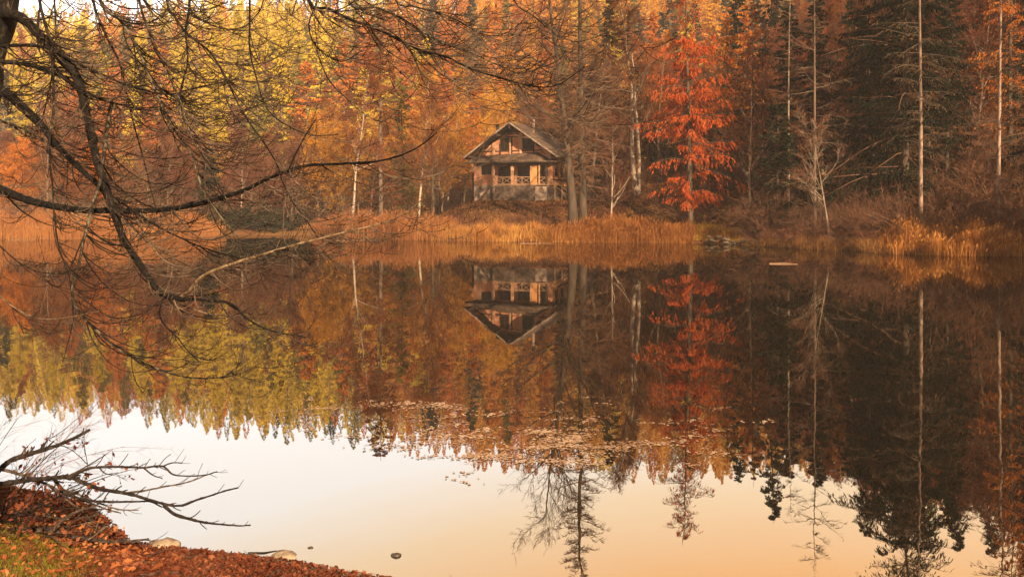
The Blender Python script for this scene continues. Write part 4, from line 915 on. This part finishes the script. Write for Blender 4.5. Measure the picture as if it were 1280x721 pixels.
x, y, d = near_pts(900, (-8, 1.0), (5.5, 9.0), 0.0); n = len(x); az = r.uniform(0, 6.28, n); D = np.stack([np.cos(az), np.sin(az), r.normal(0, 0.15, n)], 1)
g = G(); L_ = r.uniform(0.04, 0.28, n); q = grow(np.stack([x, y, gz(x, y) + 0.025], 1), D, L_, 5, (0, 0, 0), 0.15, r); g.tube(q, taper(r.uniform(0.0015, 0.005, n), 5, 0.5), 5, 0)
tag(g.build('twig_litter', [MT['bark_fallen']]), 'small broken twigs strewn over the leaves of the near shore', 'twigs', kind='stuff')

# ------------------------------------------------------------------ traced near branches
def resample(pts, m):
    pts = np.array(pts, float); s = np.r_[0, np.cumsum(np.linalg.norm(np.diff(pts[:, :3], axis=0), axis=1))]; t = np.linspace(0, s[-1], m)
    # Catmull-Rom
    out = np.empty((m, pts.shape[1])); n = len(pts)
    for q, tv in enumerate(t):
        i = min(np.searchsorted(s, tv, 'right') - 1, n - 2); i = max(i, 0); u = (tv - s[i]) / (s[i + 1] - s[i] + 1e-9)
        p0 = pts[max(i - 1, 0)]; p1 = pts[i]; p2 = pts[i + 1]; p3 = pts[min(i + 2, n - 1)]
        out[q] = 0.5 * ((2 * p1) + (-p0 + p2) * u + (2 * p0 - 5 * p1 + 4 * p2 - p3) * u * u + (-p0 + 3 * p1 - 3 * p2 + p3) * u ** 3)
    return out
def bough_pts(px, D0, D1, step=0.05, seed=0):
    k = np.linspace(0, 1, len(px)); pp = np.array([P(a, b, D0 + (D1 - D0) * t) for (a, b), t in zip(px, k)])
    L0 = np.linalg.norm(np.diff(pp, axis=0), axis=1).sum(); m = max(8, int(L0 / step)); q = resample(pp, m)
    w = np.random.default_rng(seed).normal(0, 0.006, q.shape); w = np.cumsum(w, 0) * 0.25; w -= np.linspace(0, 1, m)[:, None] * w[-1]
    return q + w
rt = np.random.default_rng(123)
def sweep_twigs(g, pts, rad, per_m, Lr, seed, lv2=2.2, bias=(0.45, 0, -0.75), mat=0, t0=0.08, tipup=1.5):
    """twigs that leave a bough, sag and turn up again at the tip, with short side twigs"""
    r = np.random.default_rng(seed); L0 = np.linalg.norm(np.diff(pts, axis=0), axis=1).sum(); n = int(L0 * per_m * 2.3)
    if n < 1: return
    S, T, rr, t = spawn(pts[None], rad[None], n, t0, 0.98, r)
    D = norm(T * 0.5 + norm(r.normal(0, 1, (n, 3))) * 0.75 + np.array(bias))
    Ln = 1.55 * r.uniform(Lr[0], Lr[1], n) * (0.6 + 0.4 * r.uniform(0, 1, n))
    m = 12; out = np.empty((n, m, 3)); out[:, 0] = S; d = D.copy(); hz = d.copy(); hz[:, 2] = 0; hz = norm(hz + np.array([0.3, 0, 0]))
    for i in range(1, m):
        w = i / (m - 1); tgt = np.where(w < 0.45, 0, 1) * 1.0
        d = norm(d + (hz * 0.16 + np.array([0, 0, tipup * 0.22]) * max(0, w - 0.25)) + r.normal(0, 0.04, (n, 3)))
        out[:, i] = out[:, i - 1] + d * (Ln / (m - 1))[:, None]
    r1 = taper(np.minimum(rr * 0.55, 0.0036 + 0.0040 * Ln), m, 0.35); g.tube(out, r1, 5, mat)
    c = max(1, int(lv2 * 2))
    S, T, rr2, t = spawn(out, r1, c, 0.15, 1.0, r)
    D2 = deflect(T, r.uniform(0.5, 1.1, len(T)), r) + np.array([0.15, 0, -0.15]); L2 = np.repeat(Ln, c) * r.uniform(0.12, 0.48, len(T))
    o2 = grow(S, D2, L2, 8, (0.1, 0, 0.9), 0.045, r); g.tube(o2, taper(np.maximum(rr2 * 0.55, 0.0022), 8, 0.45), 4, mat)
    S, T, rr3, t = spawn(o2, taper(np.full(len(o2), 0.0018), 8), 1, 0.2, 1.0, r)
    o3 = grow(S, deflect(T, r.uniform(0.4, 1.0, len(T)), r), r.uniform(0.02, 0.10, len(T)), 4, (0, 0, 0.5), 0.05, r); g.tube(o3, taper(np.full(len(o3), 0.0018), 4, 0.6), 3, mat)
    # buds
    tip = o2[::2, -1]; A = norm(o2[::2, -1] - o2[::2, -2]) * 0.008; B = norm(np.cross(A, r.normal(0, 1, A.shape))) * 0.003; g.leaves(tip, A, B, mat)

tree = empty('overhanging_tree', (P(-75, 605, 6.6)[0], 6.6, gz1(P(-75, 605, 6.6)[0], 6.6)))
tag(tree, 'near leafless tree at the left edge hanging its mossy boughs over the pond', 'tree')
off = np.array(tree.location)
def tpart(g, name, mats): 
    g.V = [v - off for v in g.V]; return g.build(name, [MT[m] for m in mats], tree)
tp = [(-75, 640), (-62, 480), (-56, 330), (-52, 200), (-42, 100), (-22, 10), (-2, -60), (25, -160), (60, -330), (90, -600)]
pts = bough_pts(tp, 6.6, 6.7, 0.08, 1); m = len(pts)
rad = np.interp(np.linspace(0, 1, m), [0, 0.1, 0.3, 0.6, 1], [0.42, 0.30, 0.26, 0.25, 0.10]); rad *= 1 + 0.05 * np.sin(np.arange(m) * 0.9)
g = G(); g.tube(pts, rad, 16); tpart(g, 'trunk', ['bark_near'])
# name, points, depth start, depth end, px width start, end, twigs per metre, material
BO = [
 ([(-5, 20), (15, 18), (30, 25), (45, 40), (60, 55), (75, 74), (92, 92), (102, 120), (108, 150), (114, 175), (120, 200), (130, 230), (143, 268), (155, 298), (175, 330), (190, 352), (205, 368), (230, 374)], 6.6, 5.4, 13, 7, 9, 'bark_near', 0.0),
 ([(222, 373), (236, 364), (250, 348), (275, 335), (330, 316), (400, 298), (470, 281), (500, 270), (527, 250)], 5.45, 4.6, 5, 1.4, 8, 'bark_near_lit', 0.12),
 ([(224, 374), (260, 375), (290, 381), (310, 400), (340, 414), (382, 421)], 5.42, 5.0, 5, 1.2, 5, 'bark_near', 0.15),
 ([(206, 370), (199, 395), (220, 420), (236, 440), (249, 452)], 5.45, 5.3, 2.6, 1.2, 4, 'bark_near', 0.2),
 ([(-40, 215), (0, 236), (30, 248), (60, 256), (100, 263), (150, 265), (200, 264), (250, 256), (300, 241), (340, 222), (380, 208), (430, 205), (480, 200), (515, 188), (546, 166)], 6.6, 4.7, 11, 1.6, 5, 'bark_near', 0.05),
 ([(361, 213), (368, 195), (380, 172), (395, 149)], 5.2, 5.2, 2.6, 1.2, 1, 'bark_near', 0.2),
 ([(-45, 85), (0, 113), (25, 131), (50, 155), (70, 180), (95, 206), (110, 220), (130, 240)], 6.6, 6.0, 15, 5, 9, 'bark_near', 0.02),
 ([(118, 226), (150, 252), (200, 285), (262, 312), (330, 330)], 6.05, 5.4, 3.4, 1.2, 6, 'bark_near', 0.02),
 ([(-30, 60), (0, 58), (30, 56), (60, 60), (90, 75), (130, 95), (170, 110), (210, 117), (250, 108), (298, 99)], 6.6, 5.6, 5, 1.4, 7, 'bark_near', 0.05),
 ([(-30, 72), (10, 78), (40, 82), (75, 95), (105, 115), (130, 126), (146, 130)], 6.6, 6.0, 6, 3.6, 9, 'bark_near', 0.05),
 ([(140, 129), (135, 150), (131, 185), (126, 225), (112, 268), (100, 320), (90, 365), (98, 390), (120, 412), (150, 437), (200, 461), (240, 472), (280, 470), (303, 450)], 6.05, 5.0, 5, 1.2, 5, 'bark_near', 0.1),
 ([(40, -120), (48, -5), (64, 60), (68, 130), (62, 180), (66, 235), (72, 300), (88, 350), (92, 395)], 6.3, 5.9, 4.5, 1.3, 8, 'bark_near', 0.2),
 ([(100, -130), (122, -5), (150, 26), (165, 50), (176, 75), (190, 110), (200, 130), (220, 165), (240, 192), (257, 240), (300, 300)], 6.0, 5.2, 5.5, 1.4, 8, 'bark_near', 0.15),
 ([(95, -140), (115, -5), (131, 40), (150, 80), (156, 110), (166, 150), (176, 185), (186, 220), (196, 268)], 6.5, 6.1, 4.5, 1.3, 8, 'bark_near', 0.2),
 ([(150, -150), (172, -5), (185, 40), (200, 75), (212, 100), (226, 130), (236, 165), (262, 212), (290, 262)], 5.6, 5.2, 4.8, 1.2, 8, 'bark_near', 0.2),
 ([(60, -130), (68, 0), (67, 70), (60, 120), (50, 165)], 6.9, 6.7, 3.5, 1.3, 7, 'bark_near', 0.2),
 ([(180, -160), (205, -5), (216, 20), (232, 42), (262, 66), (282, 100), (302, 140), (330, 180), (347, 207), (362, 245), (400, 300)], 6.1, 5.2, 4.2, 1.2, 8, 'bark_near', 0.15),
 ([(306, -120), (311, -5), (312, 60), (319, 90), (331, 130), (350, 152), (385, 168), (423, 168)], 5.6, 5.1, 3.2, 1.0, 5, 'bark_near', 0.25),
 ([(232, -130), (236, -5), (232, 40), (235, 80), (226, 112), (230, 150), (262, 190)], 5.9, 5.7, 4, 1.2, 7, 'bark_near', 0.2),
 ([(-20, 355), (0, 370), (20, 385), (50, 398), (90, 395), (142, 384)], 5.6, 5.2, 2.6, 1.0, 5, 'bark_near_lit', 0.1),
 ([(-25, 290), (0, 308), (20, 325), (50, 340), (92, 342)], 5.8, 5.5, 2.2, 1.0, 5, 'bark_near', 0.1),
 ([(-40, 130), (0, 150), (40, 165), (80, 192), (120, 228), (150, 265), (180, 300), (230, 330)], 6.6, 5.8, 3.2, 1.2, 9, 'bark_near', 0.05),
 ([(360, -130), (385, -3), (410, 12), (440, 26), (480, 40), (520, 60), (560, 71), (590, 86), (640, 101), (670, 108), (700, 105), (731, 84)], 5.0, 4.3, 5.5, 1.2, 9, 'bark_near', 0.2),
 ([(400, -140), (430, -5), (470, 8), (500, 22), (540, 46), (558, 55), (590, 66), (620, 80), (646, 92)], 4.9, 4.6, 5, 1.2, 9, 'bark_near', 0.2),
 ([(450, -130), (490, -6), (520, 8), (560, 20), (600, 41), (626, 44), (652, 28)], 5.1, 4.8, 3.8, 1.0, 8, 'bark_near', 0.2),
 ([(395, -90), (398, -5), (386, 30), (393, 55), (410, 70), (430, 77), (452, 64)], 5.3, 5.1, 2.8, 1.0, 8, 'bark_near', 0.3),
 ([(393, 52), (402, 80), (412, 102), (430, 121), (455, 142), (476, 151), (502, 134)], 5.15, 4.9, 2.2, 1.0, 2, 'bark_near', 0.3),
 ([(470, 30), (500, 50), (520, 80), (530, 105), (548, 130)], 4.7, 4.6, 1.6, 0.8, 3, 'bark_near', 0.2),
 ([(600, -120), (640, -5), (664, 18), (690, 38), (722, 52), (760, 40)], 5.0, 4.7, 2.5, 0.9, 3, 'bark_near', 0.3),
 ([(345, -100), (330, -5), (318, 20), (300, 34), (250, 35)], 5.9, 5.8, 2.6, 0.9, 5, 'bark_near', 0.3),
]
up = [(0, -70), (60, -170), (200, -190), (350, -170), (480, -150), (620, -130)]
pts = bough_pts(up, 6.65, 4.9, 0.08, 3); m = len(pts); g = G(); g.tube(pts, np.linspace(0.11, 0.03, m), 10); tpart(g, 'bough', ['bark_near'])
for i, (pp, D0, D1, w0, w1, per, mt, t0) in enumerate(BO):
    pts = bough_pts(pp, D0, D1, 0.05, 200 + i); m = len(pts); D = np.linspace(D0, D1, m)
    rad = np.linspace(w0, w1, m) / 2 / F * D; rad *= 1 + np.random.default_rng(i).normal(0, 0.06, m)
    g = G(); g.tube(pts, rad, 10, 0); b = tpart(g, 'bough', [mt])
    g = G(); lo = (0.18, 0.75) if pp[0][1] < 300 else (0.12, 0.4)
    sweep_twigs(g, pts, rad, per, lo, 300 + i, t0=max(t0, 0.06), bias=(0.35, 0, -0.55))
    if g.n:
        o = tpart(g, 'twigs', ['twig_near']); o.parent = b
        tag(o, kind='stuff')

# a few dead leaves still hanging
g = G(); hp_ = [(243, 381, 5.3), (368, 455, 5.2), (401, 482, 5.2), (545, 48, 4.8), (500, 62, 4.8), (565, 78, 4.6), (155, 192, 6), (620, 8, 4.8)]
C = np.array([P(*a) for a in hp_]); n = len(C); rr_ = np.random.default_rng(4)
A = norm(np.stack([rr_.normal(0, 0.3, n), rr_.normal(0, 0.3, n), -np.ones(n)], 1)) * 0.018; B = norm(np.cross(A, rr_.normal(0, 1, (n, 3)))) * 0.008
g.leaves(C, A, B, 0); tpart(g, 'dead_leaves', ['litter'])

# fallen branches at the bottom left, reaching over the water
def fallen(name, label, strands, D0, D1, seed, mat='bark_fallen', knots=True):
    first = bough_pts(strands[0][0], D0, D1, 0.03, seed); root = empty(name, first[0]); tag(root, label, 'branch'); o3 = first[0]
    for i, (pp, w0, w1, a, b) in enumerate(strands):
        q = bough_pts(pp, D0 + a, D0 + b, 0.025, seed + i); m = len(q); rad = np.linspace(w0, w1, m) / 2 / F * (D0 + a)
        rad *= 1 + np.abs(np.random.default_rng(seed + i).normal(0, 0.16, m))
        g = G(); g.tube(q - o3, rad, 8, 0)
        r = np.random.default_rng(seed * 3 + i); n = max(3, int(m / 3.5)); S, T, rr, t = spawn((q - o3)[None], rad[None], n, 0.15, 1.0, r)
        s = grow(S, deflect(T, r.uniform(0.4, 1.1, n), r) + np.array([0.1, 0, 0.25]), r.uniform(0.015, 0.16, n), 5, (0.1, 0, 0.3), 0.10, r); g.tube(s, taper(np.maximum(rr * 0.45, 0.002), 5, 0.7), 5, 0)
        g.build('branch', [MT[mat]], root)
    return root
fallen('fallen_branch', 'longest dead forked branch reaching right over the pale water', [
    ([(-40, 612), (0, 605), (25, 601), (50, 598), (88, 597), (105, 604), (130, 612), (160, 617), (185, 624), (205, 630), (225, 631), (250, 622), (270, 616), (298, 609)], 6.5, 1.5, 0, -0.3),
    ([(86, 597), (105, 588), (125, 584), (150, 583), (180, 585), (205, 583), (220, 593), (250, 594), (271, 589)], 3.4, 1.2, -0.1, -0.5),
    ([(150, 616), (180, 613), (205, 608), (235, 602), (256, 594)], 2.6, 1.4, -0.16, 0.1),
    ([(205, 630), (214, 640), (235, 648), (255, 653), (275, 655), (313, 656)], 4, 1.4, -0.2, -0.5),
    ([(80, 598), (90, 593), (112, 581), (132, 568)], 2.6, 1.2, -0.1, 0.2),
    ([(203, 583), (215, 578), (228, 578)], 1.8, 1.2, -0.35, -0.3),
    ([(123, 583), (132, 592), (143, 593)], 1.6, 1, -0.25, -0.2), ([(180, 586), (192, 595), (203, 597)], 1.6, 1, -0.4, -0.3)], 7.6, 7.3, 500)
fallen('fallen_branch', 'broken upright branch angling up from the brush heap', [
    ([(-30, 600), (-5, 590), (15, 575), (45, 565), (70, 557), (95, 546), (112, 537)], 7, 3, 0, 0), ([(25, 572), (30, 562), (35, 558)], 2, 1.2, 0, 0.1),
    ([(112, 582), (90, 562), (63, 550), (76, 540), (98, 522)], 0.9, 0.6, -0.2, -0.2), ([(111, 588), (108, 570), (105, 550), (108, 535)], 0.8, 0.6, -0.2, -0.1)], 7.9, 7.9, 520)
fallen('fallen_branch', 'tangle of thin dead branches below the long forked branch', [
    ([(-30, 585), (0, 588), (30, 595), (60, 608), (80, 618), (100, 625), (130, 636), (151, 641)], 4, 1.4, 0, 0), ([(70, 601), (85, 617), (115, 625), (150, 626), (185, 626), (202, 633)], 3.6, 1.6, 0, -0.2),
    ([(75, 610), (100, 618), (120, 628), (150, 637), (173, 637)], 2.6, 1.2, 0.1, 0), ([(60, 605), (85, 625), (105, 640), (118, 655), (130, 662)], 2.6, 1.4, 0.0, 0.1),
    ([(-20, 640), (20, 642), (50, 645), (90, 649), (122, 643)], 4, 1.6, 0, 0.1), ([(20, 645), (50, 630), (72, 622), (100, 612)], 3, 1.2, 0.2, 0.0), ([(50, 662), (57, 648), (67, 628)], 2, 1, 0, 0), ([(85, 598), (95, 590), (115, 593)], 2, 1, 0, 0)], 7.7, 7.7, 540)
fallen('fallen_branch', 'lowest dark branch lying along the leafy bank', [
    ([(-30, 660), (5, 661), (40, 662), (70, 664), (90, 669), (130, 675), (160, 676), (186, 673)], 7, 2.4, 0, 0.5), ([(66, 663), (80, 648), (100, 638), (118, 632), (133, 622)], 4, 1.6, 0.05, 0.2), ([(110, 674), (125, 664), (133, 657)], 3, 1.6, 0.2, 0.3)], 7.3, 7.8, 560)

# brush heap with withered leaves and a fine twiggy bush at the left edge
def near_bush(name, px, py, Y, h, seed, stems, leafn, lsize, label, leaf, bark, spread=0.7, lv=(7, 5), twr=0.4, leanx=0.3):
    r = np.random.default_rng(seed); g = G(); base = P(px, py, Y); base[2] = gz1(base[0], base[1])
    az = r.uniform(0, 6.28, stems); S = np.stack([np.cos(az) * 0.15, np.sin(az) * 0.15, np.full(stems, -0.03)], 1)
    D = np.stack([np.cos(az) * spread + leanx, np.sin(az) * spread, np.ones(stems)], 1); Ln = h * r.uniform(0.5, 1.2, stems)
    l1 = grow(S, D, Ln, 10, (0.3, 0, -0.5), 0.07, r); r1 = taper(np.full(stems, 0.010 * twr + 0.002), 10, 0.3); g.tube(l1, r1, 5, 0)
    S, T, rr, t = spawn(l1, r1, lv[0], 0.2, 1, r); l2 = grow(S, deflect(T, r.uniform(0.4, 1.0, len(T)), r), h * r.uniform(0.1, 0.35, len(T)), 6, (0.1, 0, 0.1), 0.09, r); r2 = taper(np.full(len(l2), 0.0045 * twr), 6, 0.5); g.tube(l2, r2, 4, 0)
    S, T, rr, t = spawn(l2, r2, lv[1], 0.2, 1, r); l3 = grow(S, deflect(T, r.uniform(0.4, 1.0, len(T)), r), h * r.uniform(0.04, 0.14, len(T)), 4, (0.1, 0, 0.1), 0.09, r); g.tube(l3, taper(np.full(len(l3), 0.003 * twr), 4, 0.5), 3, 0)
    if leafn:
        S, T, rr, t = spawn(l3, np.zeros(l3.shape[:2]), leafn, 0.3, 1, r); leaf_cloud(g, S, lsize, r, 1, hang=0.8)
    o = g.build(name, [MT[bark], MT[leaf]]); o.location = tuple(base); return tag(o, label, 'shrub')
near_bush('beech_shrub', -5, 620, 7.7, 1.0, 601, 26, 1, 0.028, 'withered shrub with curled red brown leaves at the left edge', 'litter', 'twig_near', 1.0, (6, 4), 0.7, 0.1)
near_bush('beech_shrub', 40, 650, 7.6, 0.55, 602, 18, 1, 0.028, 'low withered shrub under the fallen branches', 'litter', 'twig_near', 1.2, (5, 4), 0.6, 0.2)
near_bush('twiggy_bush', -15, 600, 8.6, 1.5, 603, 9, 0, 0.03, 'fine pale twiggy bush over the water at the left edge', 'litter', 'bark_twig', 0.5, (9, 6), 0.35, 0.25)
near_bush('beech_shrub', 95, 668, 7.7, 0.28, 604, 8, 1, 0.03, 'small sprig of red leaves beside the lowest branch', 'litter_bright', 'twig_near', 1.0, (4, 3), 0.6, 0.2)

# ------------------------------------------------------------------ haze
g = G(); g.box(-640, 640, -320, 780, -3.0, 150)
hz, nt, out = new_mat('haze_air')
pv = nt.nodes.new('ShaderNodeVolumePrincipled'); pv.inputs['Color'].default_value = (0.95, 0.86, 0.84, 1); pv.inputs['Density'].default_value = 0.00042; pv.inputs['Anisotropy'].default_value = -0.25
nt.links.new(pv.outputs[0], out.inputs['Volume'])
tag(g.build('haze', [hz]), 'pale warm haze in the air of the valley', 'haze', kind='stuff')

# ------------------------------------------------------------------ light, sky, camera
SUN_EL, SUN_AZ = 25.0, 152.0     # azimuth clockwise from +Y: behind the camera, to the right
w = bpy.data.worlds.new('World'); scene.world = w; w.use_nodes = True; nt = w.node_tree; nt.nodes.clear(); L = nt.links.new
out = nt.nodes.new('ShaderNodeOutputWorld'); bg = nt.nodes.new('ShaderNodeBackground')
sky = nt.nodes.new('ShaderNodeTexSky'); sky.sky_type = 'NISHITA'; sky.sun_disc = False; sky.sun_elevation = math.radians(SUN_EL); sky.sun_rotation = math.radians(SUN_AZ); sky.dust_density = 4.0; sky.air_density = 1.0
tc = nt.nodes.new('ShaderNodeTexCoord'); sx = nt.nodes.new('ShaderNodeSeparateXYZ'); L(tc.outputs['Generated'], sx.inputs[0])
# veil of thin evening cloud: white low down, peach higher up, warmer to the right
ma = N(nt, 'ShaderNodeMath', operation='MULTIPLY_ADD'); L(sx.outputs['X'], ma.inputs[0]); ma.inputs[1].default_value = 0.16; L(sx.outputs['Z'], ma.inputs[2])
nz_ = N(nt, 'ShaderNodeTexNoise', Scale=2.2, Detail=3.0); mp = N(nt, 'ShaderNodeMapping'); mp.inputs['Scale'].default_value = (1, 1, 4); L(tc.outputs['Generated'], mp.inputs[0]); L(mp.outputs[0], nz_.inputs['Vector'])
mb = N(nt, 'ShaderNodeMath', operation='MULTIPLY_ADD'); L(nz_.outputs['Fac'], mb.inputs[0]); mb.inputs[1].default_value = 0.06; L(ma.outputs[0], mb.inputs[2])
veil = ramp(nt, mb.outputs[0], [(0.0, (1.0, 0.88, 0.78)), (0.22, (0.96, 0.96, 0.97)), (0.33, (0.97, 0.93, 0.88)), (0.40, (1.0, 0.74, 0.46)), (0.48, (1.05, 0.56, 0.22)), (0.60, (0.40, 0.25, 0.14)), (0.72, (0.10, 0.085, 0.08)), (1.0, (0.06, 0.06, 0.07))])
sc_ = N(nt, 'ShaderNodeVectorMath', operation='SCALE'); L(veil, sc_.inputs[0]); sc_.inputs['Scale'].default_value = 14.2
mx = N(nt, 'ShaderNodeMix', data_type='RGBA'); mx.inputs['Factor'].default_value = 0.85; L(sky.outputs[0], mx.inputs[6]); L(sc_.outputs[0], mx.inputs[7])
mr = N(nt, 'ShaderNodeMapRange', interpolation_type='SMOOTHSTEP'); L(sx.outputs['Y'], mr.inputs['Value'])
mr.inputs['From Min'].default_value = -0.1; mr.inputs['From Max'].default_value = 0.65; mr.inputs['To Min'].default_value = 0.16; mr.inputs['To Max'].default_value = 1.0
s2 = N(nt, 'ShaderNodeVectorMath', operation='SCALE'); L(mx.outputs[2], s2.inputs[0]); L(mr.outputs[0], s2.inputs['Scale'])
L(s2.outputs[0], bg.inputs['Color']); bg.inputs['Strength'].default_value = 0.11; L(bg.outputs[0], out.inputs[0])

sd = bpy.data.lights.new('sun', 'SUN'); sd.energy = 5.0; sd.angle = math.radians(0.8); sd.color = (1.0, 0.73, 0.44)
so = bpy.data.objects.new('sun', sd); COL.objects.link(so)
el, az = math.radians(SUN_EL), math.radians(SUN_AZ)
to_sun = Vector((math.sin(az) * math.cos(el), math.cos(az) * math.cos(el), math.sin(el)))
so.rotation_euler = to_sun.to_track_quat('Z', 'Y').to_euler(); so.location = to_sun * 200

cd = bpy.data.cameras.new('camera'); cd.lens = 36 * F / 1280; cd.sensor_width = 36; cd.clip_end = 3000; cd.clip_start = 0.05
cd.shift_y = -(360.5 - HOR) / 1280
co = bpy.data.objects.new('camera', cd); COL.objects.link(co); co.location = (0, 0, CAM_H); co.rotation_euler = (math.radians(90), 0, 0)
scene.camera = co

vs = scene.view_settings; vs.view_transform = 'Standard'; vs.look = 'None'; vs.gamma = 1.0; vs.use_curve_mapping = False; vs.exposure = 1.25
scene.render.engine = 'CYCLES'; c = scene.cycles
c.use_denoising = True; c.use_adaptive_sampling = True; c.adaptive_threshold = 0.02
c.max_bounces = 5; c.diffuse_bounces = 2; c.glossy_bounces = 2; c.transmission_bounces = 2; c.volume_bounces = 0; c.transparent_max_bounces = 4
c.sample_clamp_indirect = 6.0
